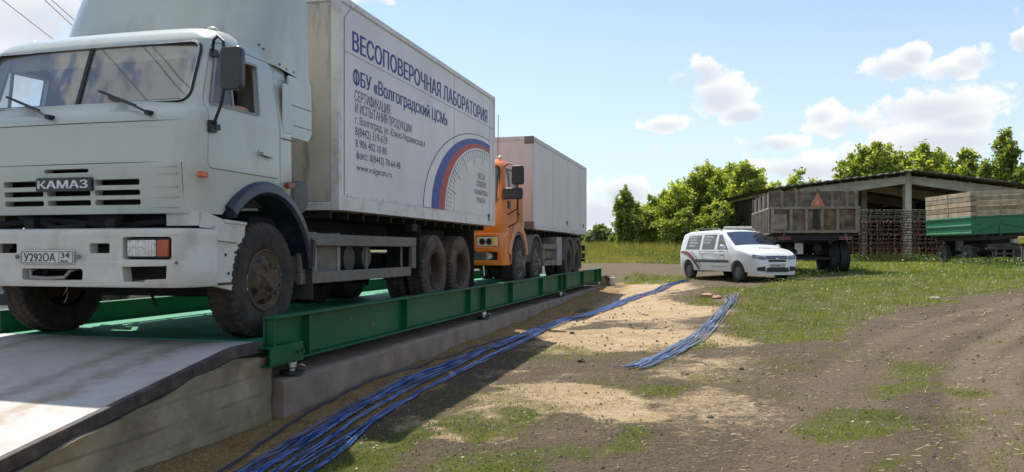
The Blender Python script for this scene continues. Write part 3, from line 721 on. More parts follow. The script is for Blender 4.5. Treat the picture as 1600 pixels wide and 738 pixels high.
rubber_d = mat('tyre_dusty', (.050, .039, .031), rough=.92, var=.2, scale=6, dirt=(.14, .105, .075), damt=.8, dscale=4, dlo=.4, dhi=.65, bump=.25, bscale=40)
rim_m = mat('wheel_disc_paint', (.125, .10, .072), rough=.85, spec=.15, var=.2, scale=9, dirt=(.09, .065, .045), damt=.8, dscale=8, dlo=.45, dhi=.62)
rim_d = mat('wheel_disc_muddy', (.06, .042, .03), rough=.85, var=.25, scale=8, dirt=(.045, .035, .028), damt=.7, dscale=7)
chas = mat('chassis_black', (.011, .010, .010), rough=.8, var=.3, scale=5, dirt=(.05, .04, .03), damt=.5, dscale=4)
grey_p = mat('underrun_grey_paint', (.155, .14, .118), rough=.7, var=.12, scale=4, dirt=(.13, .10, .075), damt=.6, dscale=5, bump=.1)
blackp = mat('black_plastic', (.018, .018, .018), rough=.5, var=.2)
fend_m = mat('dark_blue_fender', (.016, .024, .045), rough=.3, var=.2, dirt=(.10, .085, .07), damt=.5, dscale=5, dlo=.5, dhi=.7)
lens_o = mat('amber_lens', (.55, .10, .012), rough=.2, var=.1)
lens_o2 = mat('dull_amber_lens', (.42, .09, .03), rough=.3, var=.15)
lens_w = mat('headlamp_glass', (.62, .62, .60), rough=.12, var=.2, scale=30, metal=.35)
inner = mat('cab_lining', (.80, .66, .38), rough=.9, var=.1)
innerg = mat('cab_rear_lining', (.72, .70, .66), rough=.9, var=.08, scale=2)
dash_m = mat('dashboard_grey', (.07, .07, .07), rough=.7)
flag_m = mat('pennant_blue', (.05, .16, .55), rough=.8)
g_front = glass_mat('windscreen_glass', dust=.20, dustcol=(.60, .55, .47), gl=.85, base=.24)
g_side = glass_mat('side_window_glass', dust=.25, gl=.9)
ink = mat('lettering_ink', (.035, .05, .22), rough=.6, var=.1)
inkd = mat('thin_lettering_ink', (.045, .055, .12), rough=.6, var=.1)
plate_w = mat('plate_white', (.62, .62, .58), rough=.4, var=.04, dirt=(.4, .35, .28), damt=.4)
seam_m = mat('panel_seam', (.16, .15, .14), rough=.8, var=.3, scale=20)
black_t = mat('plate_black', (.015, .015, .015), rough=.5)
logo_b = mat('logo_blue', (.035, .075, .30), rough=.5, var=.05); logo_r = mat('logo_red', (.42, .055, .05), rough=.5, var=.05)
logo_w = mat('logo_white', (.72, .71, .70), rough=.5, var=.03)

def tyre_mesh(Rr, w, rr, lugs, m, name='tyre'):
    # axial profile: inner bead -> sidewall -> tread -> outer bead ; axial 0 = outer face, goes to -w
    prof = [(-w + .03, rr), (-w + .008, rr + .04), (-w, (Rr + rr) / 2), (-w + .012, Rr - .05), (-w + .022, Rr - .02), (-w + .035, Rr)]
    cols = [-w + .035 + (w - .07) * i / 10 for i in range(1, 10)]
    prof += [(c, Rr + .0) for c in cols] + [(-.035, Rr), (-.022, Rr - .02), (-.012, Rr - .05), (0, (Rr + rr) / 2), (-.006, rr + .045), (-.02, rr + .012), (-.03, rr)]
    n = lugs * 4; first = 4; last = first + 12
    def fn(i, j, r):
        if first <= i <= last:
            k = i - first; mid = 6; q = (j + (2 if k > mid else 0)) % 4
            if k in (4, 8): return r - .013
            if k <= 2 or k >= 10: return r - (.02 if q == 3 else 0)
            return r - (.013 if (j + abs(k - mid)) % 4 == 3 else 0)
        return r
    b = MB(); b.lathe(prof, (0, 0, 0), 'x', n, fn)
    me = b.mesh(name, m, True, 28); return me
def front_rim_mesh(rr, m):
    b = MB()
    b.lathe([(-.02, rr + .003), (-.012, rr - .008), (-.03, rr - .03), (-.045, rr - .055), (-.03, rr - .075), (.025, rr * .55), (.03, rr * .42), (.02, rr * .38), (.03, rr * .36), (.075, rr * .3), (.08, .001)], (0, 0, 0), 'x', 40)
    b.lathe([(-.24, rr - .02), (-.05, rr - .02)], (0, 0, 0), 'x', 40)
    for k in range(10):
        a = 2 * math.pi * k / 10; y, z = rr * .52 * math.cos(a), rr * .52 * math.sin(a); b.tube([(.02, y, z), (.062, y, z)], .019, 6)
    b.k = 1
    for k in range(10):
        a = 2 * math.pi * (k + .5) / 10; y, z = rr * .70 * math.cos(a), rr * .70 * math.sin(a); b.tube([(-.02, y, z), (.004 - .004, y * 1.0, z * 1.0)], .001, 6)
    for k in range(8):
        a = 2 * math.pi * (k + .25) / 8; ca, sa = math.cos(a), math.sin(a); vs = []
        for q in range(10):
            t = 2 * math.pi * q / 10; rad = rr * .735 + .028 * math.sin(t); tt = .04 * math.cos(t)
            y, z = rad * ca - tt * sa, rad * sa + tt * ca
            rn = math.hypot(y, z); ax = -.03 + (.025 + .03) * (rr - .075 - rn) / (rr - .075 - rr * .55) + .003
            vs.append((ax, y, z))
        b.add(vs, [list(range(10))])
    return b.mesh('rim', [m, black_t], False, 40)
def rear_rim_mesh(rr, m):
    b = MB()
    b.lathe([(-.02, rr + .003), (-.012, rr - .008), (-.03, rr - .03), (-.06, rr - .045), (-.16, rr - .05), (-.175, rr * .6), (-.17, rr * .5), (-.15, rr * .42), (-.12, rr * .36), (-.115, rr * .30), (-.11, .001)], (0, 0, 0), 'x', 40)
    for k in range(10):
        a = 2 * math.pi * k / 10; y, z = rr * .6 * math.cos(a), rr * .6 * math.sin(a); b.tube([(-.18, y, z), (-.13, y, z)], .018, 6)
    return b.mesh('rim', m, False, 40)
TY1 = tyre_mesh(.53, .30, .285, 46, rubber); TY2 = tyre_mesh(.515, .29, .285, 46, rubber_d); RF1 = front_rim_mesh(.283, rim_m); RR1 = rear_rim_mesh(.283, rim_d)
RF2 = front_rim_mesh(.283, mat('wheel_disc_grey', (.16, .14, .12), rough=.7, var=.25, scale=8, dirt=(.07, .055, .04), damt=.7, dscale=7))
def wheel(par, x, y, z, s, ty, rim, dual=False, spin=0.0):
    w = bpy.data.objects.new('wheel', None); COL.objects.link(w); w.parent = par; w.location = (x, y, z)
    w.rotation_euler = (spin, 0, 0 if s > 0 else math.pi); w.empty_display_size = .2
    link_mesh('tyre', ty, w); link_mesh('rim', rim, w)
    if dual:
        o = link_mesh('tyre', ty, w); o.location = (-.33, 0, 0); o.rotation_euler = (.4, 0, 0)
    return w

def cab_shell(fz, wz, rz_, yb, bul=.05, nf=14):
    """fz: [(z, y_front)], wz: [(z, half width)], rz_: corner radius per z"""
    zs = sorted(set([a for a, _ in fz] + [a for a, _ in wz]))
    def ring(z, ins=0):
        yf = float(np.interp(z, *zip(*fz))) + ins * 2; w = float(np.interp(z, *zip(*wz))) - ins; r = float(np.interp(z, *zip(*rz_))) ; bk = yb - ins; p = []
        for i in range(nf + 1):
            x = (-w + r) + (2 * w - 2 * r) * i / nf; p.append((x, yf + bul * (x / w) ** 2, z))
        yc = yf + bul * ((w - r) / w) ** 2
        for i in range(1, 7): a = R(-90 + 90 * i / 6); p.append((w - r + r * math.cos(a), yc + r + r * math.sin(a), z))
        for i in range(1, 5): p.append((w, yc + r + (bk - .08 - yc - r) * i / 4, z))
        for i in range(1, 4): a = R(90 * i / 3); p.append((w - .08 + .08 * math.cos(a), bk - .08 + .08 * math.sin(a), z))
        for i in range(1, 5): p.append((w - .08 - (2 * w - .16) * i / 4, bk, z))
        for i in range(1, 4): a = R(90 + 90 * i / 3); p.append((-w + .08 + .08 * math.cos(a), bk - .08 + .08 * math.sin(a), z))
        for i in range(1, 5): p.append((-w, bk - .08 + (yc + r - bk + .08) * i / 4, z))
        for i in range(1, 6): a = R(180 + 90 * i / 6); p.append((-w + r + r * math.cos(a), yc + r + r * math.sin(a), z))
        return p
    def loft(zz, ins):
        b = MB(); n = None
        for z in zz:
            p = ring(z, ins); n = len(p); b.v += p
        for k in range(len(zz) - 1):
            for i in range(n): b.f.append([k * n + i, k * n + (i + 1) % n, (k + 1) * n + (i + 1) % n, (k + 1) * n + i]); b.m.append(0)
        b.f.append(list(range(n))[::-1]); b.m.append(0); b.f.append([(len(zz) - 1) * n + i for i in range(n)]); b.m.append(0)
        return b
    return zs, loft
def front_y(fz, z, x, w, bul=.05): return float(np.interp(z, *zip(*fz))) + bul * (x / w) ** 2

def plate(par, x, y, z, s, main, reg, w=.52, h=.112, face=(0, -1)):
    """number plate facing -y (face) at the centre point"""
    p = MB(); p.bx(-w / 2, w / 2, -.012, 0, -h / 2, h / 2); o = p.build('number_plate', plate_w, par, bevel=.006); o.location = (x, y, z)
    t = MB()
    def pl(u, v, n): return (u, -.0125 - n, v)
    add_text(t, main, lambda u, v, n: (u - w * .44, -.0125 - n, v - h * .30), w * .60, h * .60, bold=.005)
    add_text(t, reg, lambda u, v, n: (u + w * .265, -.0125 - n, v - h * .06), w * .16, h * .42, bold=.005)
    add_text(t, 'RUS', lambda u, v, n: (u + w * .265, -.0125 - n, v - h * .36), w * .13, h * .17)
    fr = [(-w / 2 + .008, -h / 2 + .008, w / 2 - .008, -h / 2 + .012), (-w / 2 + .008, h / 2 - .012, w / 2 - .008, h / 2 - .008), (-w / 2 + .008, -h / 2 + .012, -w / 2 + .012, h / 2 - .012), (w / 2 - .012, -h / 2 + .012, w / 2 - .008, h / 2 - .012), (w * .225, -h / 2 + .012, w * .232, h / 2 - .012)]
    for a, b, c, d in fr: t.bx(a, c, -.0145, -.0125, b, d)
    q = t.build('plate_lettering', black_t, o, smooth=None, fix=False); return o

def build_white_lorry():
    T = thing('box_truck', 'white box truck with blue lettering and arch logo, nearest on the weighbridge', 'truck', (CX, Y0, DECK))
    fz = [(1.10, -.985), (1.5, -1.02), (1.86, -1.03), (1.93, -1.0), (1.99, -.935), (2.58, -.74), (2.65, -.69), (2.71, -.60), (2.755, -.48), (2.785, -.28)]
    wz = [(1.10, 1.21), (1.5, 1.25), (1.95, 1.245), (2.5, 1.175), (2.60, 1.15), (2.68, 1.10), (2.735, 1.02), (2.785, .82)]
    rz_ = [(1.1, .15), (2.0, .14), (2.6, .16), (2.785, .25)]
    zs, loft = cab_shell(fz, wz, rz_, .5)
    zz = sorted(set(zs + [1.2, 1.3, 1.4, 1.6, 1.7, 1.8, 2.1, 2.2, 2.3, 2.4]))
    me = loft(zz, 0).mesh('cab', white)
    inn = loft([1.17, 1.5, 1.95, 2.3, 2.55, 2.64, 2.70], .045)
    ws = rrect(-1.075, 1.075, 2.035, 2.555, .085)
    door_p = rpoly([(-.87, 1.475), (.215, 1.475), (.215, 2.56), (-.655, 2.56), (-.85, 2.02)], .06)
    win_p = rpoly([(-.82, 2.005), (-.105, 2.02), (-.06, 2.485), (-.665, 2.47)], .03)
    cut = []
    c = MB(); c.prism(ws, 'y', -1.4, -.45); cut.append(c)
    c = MB(); c.prism(offset_poly(door_p, .006), 'x', -1.6, -.9); c.prism(offset_poly(door_p, .006), 'x', .9, 1.6); cut.append(c)
    c = MB(); c.prism([(.86 * math.cos(a), .50 + .88 * math.sin(a)) for a in np.linspace(0, 2 * math.pi, 40, False)], 'x', -1.5, 1.5); cut.append(c)
    c = MB()
    for z0, z1, spans in ((1.445, 1.478, [(-.24, .21)]), (1.335, 1.385, [(-.69, -.29), (.26, .69)]), (1.252, 1.298, [(-.69, -.265), (-.225, .215), (.255, .69)]), (1.172, 1.218, [(-.69, -.265), (-.225, .215), (.255, .69)])):
        for a, b in spans: c.prism(rrect(a, b, z0, z1, .0145, 3), 'y', -1.4, -.80)
    cut.append(c)
    c = MB()
    for p in (((-1.075, 1.512), (1.075, 1.520)), ((-1.08, 1.848), (1.08, 1.856))): c.bx(p[0][0], p[1][0], -1.1, -.992, p[0][1], p[1][1])
    for s in (-1, 1):
        xs = sorted((s * 1.077, s * 1.085)); c.bx(xs[0], xs[1], -1.1, -.955, 1.0, 1.5119)
    for s in (-1, 1):
        xs = sorted((s * 1.225, s * 1.4)); c.bx(xs[0], xs[1], .232, .24, 1.0, 2.52)
    cut.append(c)
    shell = boolean(me, [inn] + cut, mats=[white], smooth=30)
    cab = link_mesh('cab', shell, T)
    # doors
    inn2 = loft([1.17, 1.5, 1.95, 2.3, 2.55, 2.64, 2.70], .045)
    for s in (-1, 1):
        dm = loft(zz, 0).mesh('door', white); k = MB(); k.prism(door_p, 'x', *sorted((s * .95, s * 1.6)))
        wn = MB(); wn.prism(win_p, 'x', *sorted((s * .9, s * 1.7)))
        dm = boolean(dm, [inn2, wn], mats=[white]); dm = boolean(dm, [k], 'INTERSECT', mats=[white], smooth=30)
        d = link_mesh('door', dm, T)
        h = MB(); h.bx(*sorted((s * 1.247, s * 1.255)), -.14, .04, 1.63, 1.71); h.bar((s * 1.285, -.13, 1.675), (s * 1.285, .05, 1.662), .02, .028); h.bar((s * 1.25, -.12, 1.675), (s * 1.285, -.12, 1.675), .02, .028); h.bar((s * 1.25, .04, 1.663), (s * 1.285, .04, 1.663), .02, .028); h.build('door_handle', mat('chrome_grey', (.42, .42, .40), rough=.3, metal=.5), d)
        def wx(z): return float(np.interp(z, *zip(*wz)))
        g = MB(); q = rpoly([(-.80, 2.0), (-.47, 2.01), (-.47, 2.49), (-.655, 2.48)], .02, 2); g.add([(s * (wx(z) - .03), y, z) for y, z in q], [list(range(len(q)))]); g.build('vent_window', g_side, d, fix=False)
        f = MB(); f.bar((s * (wx(2.0) - .03), -.465, 2.0), (s * (wx(2.49) - .03), -.465, 2.49), .02, .022)
        op = offset_poly(win_p, .012); ip = offset_poly(win_p, -.012); n = len(op)
        f.add([(s * (wx(z) + .003), y, z) for y, z in op] + [(s * (wx(z) + .006), y, z) for y, z in ip], [(i, (i + 1) % n, n + (i + 1) % n, n + i) for i in range(n)])
        f.build('window_frame', white if False else mat('window_seal', (.30, .31, .30), rough=.6), d)
    # windscreen with rubber seal and centre bar
    def wy(z, x): return front_y(fz, z, x, float(np.interp(z, *zip(*wz)))) + .018
    m = MB(); nx, nz = 14, 8; gx = np.linspace(-1.072, 1.072, nx + 1); gz_ = np.linspace(2.037, 2.553, nz + 1)
    m.add([(x, wy(z, x), z) for z in gz_ for x in gx], [(j * (nx + 1) + i, j * (nx + 1) + i + 1, (j + 1) * (nx + 1) + i + 1, (j + 1) * (nx + 1) + i) for j in range(nz) for i in range(nx)])
    wsn = m.build('windscreen', g_front, T, fix=False, smooth=60)
    m = MB(); n = len(ws); o_ = offset_poly(ws, .022); i_ = offset_poly(ws, -.018); mid = ws
    m.add([(x, wy(z, x) - .020, z) for x, z in o_] + [(x, wy(z, x) - .036, z) for x, z in mid] + [(x, wy(z, x) - .004, z) for x, z in i_], [(k * n + i, k * n + (i + 1) % n, (k + 1) * n + (i + 1) % n, (k + 1) * n + i) for k in range(2) for i in range(n)])
    m.bar((0, wy(2.03, 0) - .006, 2.03), (0, wy(2.56, 0) - .006, 2.56), .035, .02, (0, 1, 0))
    m.build('seal', blackr, wsn)
    m = MB(); c_ = offset_poly(ws, .006); e_ = offset_poly(ws, -.002)
    m.add([(x, wy(z, x) - .0375, z) for x, z in c_] + [(x, wy(z, x) - .0385, z) for x, z in e_], [(i, (i + 1) % n, n + (i + 1) % n, n + i) for i in range(n)]); m.build('chrome_strip', mat('strip_chrome', (.6, .6, .58), rough=.3, metal=.6), wsn)
    # interior
    i = MB(); i.bx(-1.1, 1.1, -.80, -.42, 1.62, 1.99); i.build('dashboard', dash_m, T, bevel=.03)
    i = MB(); i.bx(-1.1, 1.1, .38, .43, 1.3, 2.62); i.build('rear_lining', innerg, T)
    i = MB(); i.bx(-1.0, 1.0, -.60, .37, 2.60, 2.63); i.bx(-1.03, -.05, -.655, -.635, 2.42, 2.59); i.bx(.05, 1.03, -.655, -.635, 2.44, 2.59); i.build('headliner', inner, T)
    for x in (-.62, .62):
        i = MB(); i.bx(x - .25, x + .25, -.2, .28, 1.5, 1.62); i.bx(x - .24, x + .24, .20, .32, 1.62, 2.18); i.bx(x - .13, x + .13, .22, .31, 2.18, 2.36); i.build('seat', mat('seat_cloth', (.10, .095, .09), rough=.95), T, bevel=.04)
    i = MB(); i.tube([(.62 + .22 * math.cos(a), -.40 + .08 * math.sin(a), 1.93 + .19 * math.sin(a)) for a in np.linspace(0, 2 * math.pi, 25)], .014, 6); i.tube([(.62, -.41, 1.93), (.62, -.6, 1.75)], .03, 8); i.build('steering_wheel', blackp, T)
    for x, z0, z1, w in ((.20, 2.38, 2.57, .13), (-.42, 2.30, 2.58, .13)):
        i = MB(); p = [(-w, z1 - .03), (w, z1 - .01), (w + .02, z1 - .11), (w * .5, z0 + .03), (.02, z0 - .02), (-w * .7, z0 + .05), (-w - .03, z0 + .06)]; i.prism([(x + a, b) for a, b in p], 'y', -.605, -.598)
        i.bar((x, -.60, z1 - .02), (x + .01, -.60, 2.63), .012, .012); i.build('pennant', flag_m, T)
    # grille: emblem, ribs
    e = MB(); e.prism(rrect(-.30, .255, 1.292, 1.405, .015), 'y', -1.04, -.99); em = e.build('badge', mat('badge_black', (.03, .03, .03), rough=.4, dirt=(.1, .09, .07), damt=.4), T, bevel=.0)
    e = MB(); add_text(e, 'КАМАЗ', lambda u, v, n: (u - .275, -1.0402 - n, v + 1.315), .50, .067, bold=.035, th=.006); e.build('badge_lettering', mat('badge_silver', (.62, .62, .60), rough=.35, metal=.4), em, smooth=None, fix=False)
    e = MB()
    for z in (1.48, 1.425, 1.32, 1.235, 1.155):
        for s in (-1, 1): e.bx(*sorted((s * .74, s * 1.04)), front_y(fz, z, .9, 1.25) - .006, front_y(fz, z, .9, 1.25) + .02, z - .004, z + .0)
    e.build('grille_rib', white, T)
    e = MB(); e.bx(-.95, .95, -.86, -.83, 1.12, 1.5); e.build('radiator', chas, T)
    # bumper
    path = [(-1.265, -.77), (-1.26, -.95), (-1.235, -1.06), (-1.17, -1.14), (-1.05, -1.185), (-.9, -1.2), (0, -1.21), (.9, -1.2), (1.05, -1.185), (1.17, -1.14), (1.235, -1.06), (1.26, -.95), (1.265, -.77)]
    def bump_loft():
        b = MB(); n = len(path); prof = [(.50, .05), (.505, .012), (.53, 0), (.70, 0), (.715, .012), (.90, .012), (.93, .006), (.965, .02), (.975, .06)]
        k = len(prof)
        outer = [[(x * (1 - d * .5), y + d, z + (.0 if abs(x) > 1.2 else 0)) for x, y in path] for z, d in prof]
        innr = [[(x * .93, y + .10, z) for x, y in path] for z, d in ((.975, 0), (.50, 0))]
        rows = outer + innr
        for r_ in rows: b.v += r_
        m_ = len(rows)
        for r_ in range(m_):
            for i2 in range(n - 1): b.f.append([r_ * n + i2, r_ * n + i2 + 1, ((r_ + 1) % m_) * n + i2 + 1, ((r_ + 1) % m_) * n + i2]); b.m.append(0)
        b.f.append([r_ * n for r_ in range(m_)]); b.m.append(0); b.f.append([r_ * n + n - 1 for r_ in range(m_)][::-1]); b.m.append(0)
        return b
    c = MB()
    for s in (-1, 1):
        c.prism(rrect(*sorted((s * .695, s * 1.115)), .725, .905, .02, 2), 'y', -1.5, -1.0)
        c.prism([(s * .70, .668), (s * 1.09, .675), (s * 1.085, .572), (s * .92, .566), (s * .90, .548), (s * .715, .55)], 'y', -1.5, -.9)
    c.prism(rrect(.385, .575, .775, .855, .012, 2), 'y', -1.5, -1.0); c.prism(rrect(-.58, -.335, .775, .855, .012, 2), 'y', -1.5, -1.0)
    c.prism(rrect(-.27, .33, .557, .65, .02, 2), 'y', -1.5, -.9)
    bm_ = boolean(bump_loft().mesh('bumper', bump_w), [c], mats=[bump_w], smooth=35); B = link_mesh('bumper', bm_, T)
    for s in (-1, 1):
        h = MB(); h.prism(rrect(*sorted((s * .705, s * 1.105)), .735, .895, .018, 2), 'y', -1.14, -1.05); hl = h.build('headlight', blackp, B)
        h = MB(); h.prism(rrect(*sorted((s * .722, s * .985)), .750, .880, .012, 2), 'y', -1.168, -1.141)
        for j in range(9): x = s * (.74 + j * .029); h.bx(x - .004, x + .004, -1.1705, -1.1685, .755, .875)
        h.build('lens', lens_w, hl, bevel=.006)
        h = MB(); h.prism(rrect(*sorted((s * .990, s * 1.095)), .748, .882, .012, 2), 'y', -1.165, -1.141); h.build('turn_signal', lens_o2, hl, bevel=.006)
        h = MB(); h.prism([(s * .5, -.4), (s * 1.0, -.4), (s * 1.0, -.86), (s * .5, -.9)], 'z', .56, .7); h.build('bumper_bracket', chas, B)
        # step corner behind the bumper
        q = MB(); q.prism([(-.765, .50), (-.47, .445), (-.335, .78), (-.30, 1.045), (-.62, 1.06), (-.765, .975)], 'x', *sorted((s * 1.195, s * 1.225)))
        q.prism([(-.765, 1.0), (-.45, .985), (-.45, .86), (-.765, .88)], 'x', *sorted((s * 1.226, s * 1.25)))
        q.prism([(-.62, 1.061), (-.30, 1.046), (-.30, 1.02), (-.62, 1.03)], 'x', *sorted((s * 1.0, s * 1.24)))
        q.build('step_bracket', bump_w, B, bevel=.006)
        for y, z in ((-.60, .76), (-.46, .78), (-.56, .60), (-.41, .84)): q = MB(); q.tube([(s * 1.225, y, z), (s * 1.231, y, z)], .014, 8); q.build('bolt', blackp, B)
        q = MB(); q.bx(*sorted((s * 1.226, s * 1.234)), -.74, -.50, .505, .525); q.build('step_slot', blackp, B)
        q = MB(); q.bx(*sorted((s * .9, s * 1.20)), -.93, -.78, 1.0, 1.12); q.prism([(-.92, .985), (-.62, .975), (-.62, 1.06), (-.9, 1.125)], 'x', *sorted((s * 1.201, s * 1.215))); q.build('cab_mount', bump_w, T)
        e = MB(); e.prism(rrect(-1.0, -.90, 1.385, 1.435, .01, 2), 'x', *sorted((s * 1.235, s * 1.275))); o = e.build('side_lamp', lens_o, T, bevel=.008)
    h = MB(); h.tube([(-.20, -1.13, .65), (-.19, -1.2, .63), (-.16, -1.225, .58), (0, -1.23, .572), (.17, -1.225, .58), (.20, -1.2, .63), (.21, -1.13, .65)], .013, 8); h.build('tow_loop', mat('tow_loop_steel', (.25, .23, .21), rough=.5), B)
    plate(B, 0, -1.215, .742, 1, 'У292ОА', '34')
    for x, y, z, r in ((-.305, -1.215, .745, .018), (.305, -1.215, .745, .018), (1.16, -1.142, .70, .013)): h = MB(); h.tube([(x, y, z), (x, y - .01, z)], r, 10); h.build('bolt', mat('bolt_grey', (.14, .13, .12), rough=.6), B)
    # wipers
    for (px0, z0), (px1, z1) in (((.80, 1.915), (.24, 2.135)), ((-.16, 1.915), (-.74, 2.135))):
        w_ = MB(); yy = lambda z, x: front_y(fz, z, x, 1.2) - .045
        mx, mz = px0 * .45 + px1 * .55, z0 * .45 + z1 * .55
        w_.tube([(px0, yy(z0, px0) + .03, z0), (px0 - .02, yy(z0, px0) - .01, z0 + .012), ((px0 + mx) / 2, yy((z0 + mz) / 2, 0) - .03, (z0 + mz) / 2 + .01), (mx, yy(mz, mx) - .012, mz)], .010, 6)
        w_.tube([(px0, yy(z0, px0) + .05, z0), (px0, yy(z0, px0) - .02, z0)], .022, 8)
        w_.bar((px0 * .72 + px1 * .28, yy(z0 * .72 + z1 * .28, 0) + .006, z0 * .72 + z1 * .28 + .012), (px1, yy(z1, px1) + .006, z1), .018, .03, (0, 1, 0)); w_.build('wiper', blackp, T)
    # mirrors
    for s in (-1, 1):
        q = MB(); q.tube([(s * 1.17, -.70, 2.46), (s * 1.28, -.84, 2.52), (s * 1.38, -.93, 2.52), (s * 1.445, -.95, 2.47), (s * 1.45, -.955, 2.2), (s * 1.45, -.955, 2.06), (s * 1.41, -.93, 1.97), (s * 1.30, -.86, 1.84), (s * 1.25, -.83, 1.82)], .013, 8)
        q.bx(*sorted((s * 1.245, s * 1.285)), -.875, -.80, 1.765, 1.86); q.bx(*sorted((s * 1.262, s * 1.29)), -.83, -.76, 1.79, 1.835); q.bx(*sorted((s * 1.16, s * 1.20)), -.73, -.66, 2.42, 2.48); mr = q.build('mirror', blackp, T)
        q = MB(); q.prism(rrect(*sorted((s * 1.43, s * 1.625)), 2.075, 2.42, .045, 4), 'y', -.985, -.915); q.build('mirror_head', mat('mirror_shell', (.035, .038, .036), rough=.35), mr, bevel=.014)
    # roof: lamps and hatch
    for s in (-1, 1):
        q = MB(); q.ball((s * .96, -.40, 2.735), .05, .05, .035, 10, 6); q.build('roof_lamp', mat('lamp_shell', (.62, .60, .55), rough=.3), T)
    q = MB(); q.prism([(-.25, 2.80), (.02, 2.915), (.02, 2.93), (-.26, 2.815)], 'x', -.66, -.02); q.bar((-.6, -.2, 2.78), (-.6, 0, 2.9), .03, .03); q.bar((-.06, -.2, 2.78), (-.06, 0, 2.9), .03, .03); q.bx(-.66, -.02, -.0, .03, 2.78, 2.91); q.build('roof_hatch', mat('hatch_dark', (.05, .055, .05), rough=.4), T)
    # roof fairing
    b = MB(); rows = []; zz2 = [2.50, 2.62, 2.80, 3.0, 3.2, 3.4, 3.56, 3.66, 3.72]
    for k, z in enumerate(zz2):
        t = (z - 2.5) / 1.22; yf = -.22 + .45 * t ** 1.3 + (0.25 if k == 8 else .08 if k == 7 else 0); w = 1.205 - .04 * t - (.30 if k == 8 else .09 if k == 7 else 0); r = .52; p = []
        for i in range(9): x = (-w + r) + (2 * w - 2 * r) * i / 8; p.append((x, yf + .10 * (x / w) ** 2, z))
        yc = yf + .10 * ((w - r) / w) ** 2
        for i in range(1, 9): a = R(-90 + 90 * i / 8); p.append((w - r + r * math.cos(a), yc + r + r * math.sin(a), z))
        for i in range(1, 4): p.append((w, yc + r + (.86 - yc - r) * i / 3, z))
        p.append((-w, .86, z))
        for i in range(1, 3): p.append((-w, .86 + (yc + r - .86) * i / 3, z))
        for i in range(0, 8): a = R(180 + 90 * i / 8); p.append((-w + r + r * math.cos(a), yc + r + r * math.sin(a), z))
        rows.append(p)
    n = len(rows[0])
    for p in rows: b.v += p
    for k in range(len(rows) - 1):
        for i in range(n): b.f.append([k * n + i, k * n + (i + 1) % n, (k + 1) * n + (i + 1) % n, (k + 1) * n + i]); b.m.append(0)
    b.f.append([(len(rows) - 1) * n + i for i in range(n)]); b.m.append(0); b.f.append(list(range(n))[::-1]); b.m.append(0)
    cu = MB(); cu.prism([(-1.0, 2.3), (-1.0, 2.80), (-.12, 2.80), (-.05, 2.62), (.15, 2.56), (.6, 2.515), (.6, 2.3)], 'x', -1.5, 1.5)
    fm = boolean(b.mesh('roof_fairing', white), [cu], mats=[white], smooth=50); F = link_mesh('roof_fairing', fm, T)
    for y, z in ((-.05, 2.68), (.02, 2.66), (.3, 2.58), (.42, 2.56), (.56, 2.56)): q = MB(); q.tube([(1.19, y, z), (1.207, y, z)], .012, 6); q.build('bolt', mat('bolt_grey', (.14, .13, .12), rough=.6), F)
    for s in (-1, 1):
        q = MB(); q.prism(rpoly([(.44, 1.90), (.80, 1.895), (.865, 1.99), (.85, 2.50), (.40, 2.50)], .03), 'x', *sorted((s * 1.21, s * 1.235))); a = q.build('side_deflector', white, T, bevel=.006)
        q = MB(); q.bx(*sorted((s * 1.236, s * 1.239)), .46, .84, 2.215, 2.221); q.bx(*sorted((s * 1.236, s * 1.239)), .50, .86, 2.02, 2.026); q.build('rib', seam_m, a)
        q = MB(); q.prism(rrect(.28, .44, 1.92, 2.40, .03), 'x', *sorted((s * 1.232, s * 1.248))); q.build('cab_side_panel', white, T, bevel=.008)
        q = MB(); q.bx(*sorted((s * 1.247, s * 1.256)), .25, .5, 1.86, 1.868); q.build('cab_seam', seam_m, T)
        # fender arch
        f = MB(); na = 26; vs = []; fs = []
        for i in range(na):
            a = R(134 - 126 * i / (na - 1)); ca, sa = math.cos(a), math.sin(a)
            for rad, x in ((.80, 1.0), (.80, 1.27), (.83, 1.295), (.90, 1.285), (.93, 1.25), (.93, 1.0)):
                vs.append((s * x, rad * ca * .93, .50 + rad * sa * 1.0))
        for i in range(na - 1):
            for k in range(6): fs.append((i * 6 + k, i * 6 + (k + 1) % 6, (i + 1) * 6 + (k + 1) % 6, (i + 1) * 6 + k))
        fs += [[0, 1, 2, 3, 4, 5], [(na - 1) * 6 + k for k in range(6)]]
        f.add(vs, fs); fe = f.build('fender', fend_m, T, smooth=30)
        f = MB(); f.bar((s * 1.275, .775, .63), (s * 1.275, .80, .90), .05, .05, (0, 1, 0)); f.bx(*sorted((s * .95, s * 1.27)), .80, .815, .30, .92); f.build('mud_flap', mat('flap_dark', (.045, .042, .038), rough=.8), fe)
        f = MB(); f.prism(rrect(.30, .42, 1.395, 1.45, .012, 2), 'x', *sorted((s * 1.255, s * 1.30))); f.build('marker_lamp', mat('red_lens', (.30, .06, .04), rough=.3), fe, bevel=.006)
        f = MB(); f.tube([(s * .80, .66, 1.33), (s * 1.22, .66, 1.33)], .165, 24); f.tube([(s * 1.221, .66, 1.33), (s * 1.235, .66, 1.33)], [.15, .11], 24); f.build('air_cleaner', mat('cleaner_grey', (.10, .10, .095), rough=.6, dirt=(.2, .17, .13), damt=.5), T, bevel=.01)
    # chassis
    c = MB()
    for s in (-1, 1): c.bx(*sorted((s * .36, s * .46)), -1.0, 7.45, .80, 1.06); c.bx(*sorted((s * .37, s * .45)), .95, 7.5, 1.065, 1.155)
    for y in (-.85, .9, 2.2, 3.6, 5.15, 6.6, 7.3): c.bx(-.36, .36, y, y + .12, .84, 1.0)
    fr = c.build('chassis', chas, T)
    c = MB()
    for y in np.arange(1.5, 7.6, .42): c.bx(-1.1, 1.1, y, y + .06, 1.158, 1.238)
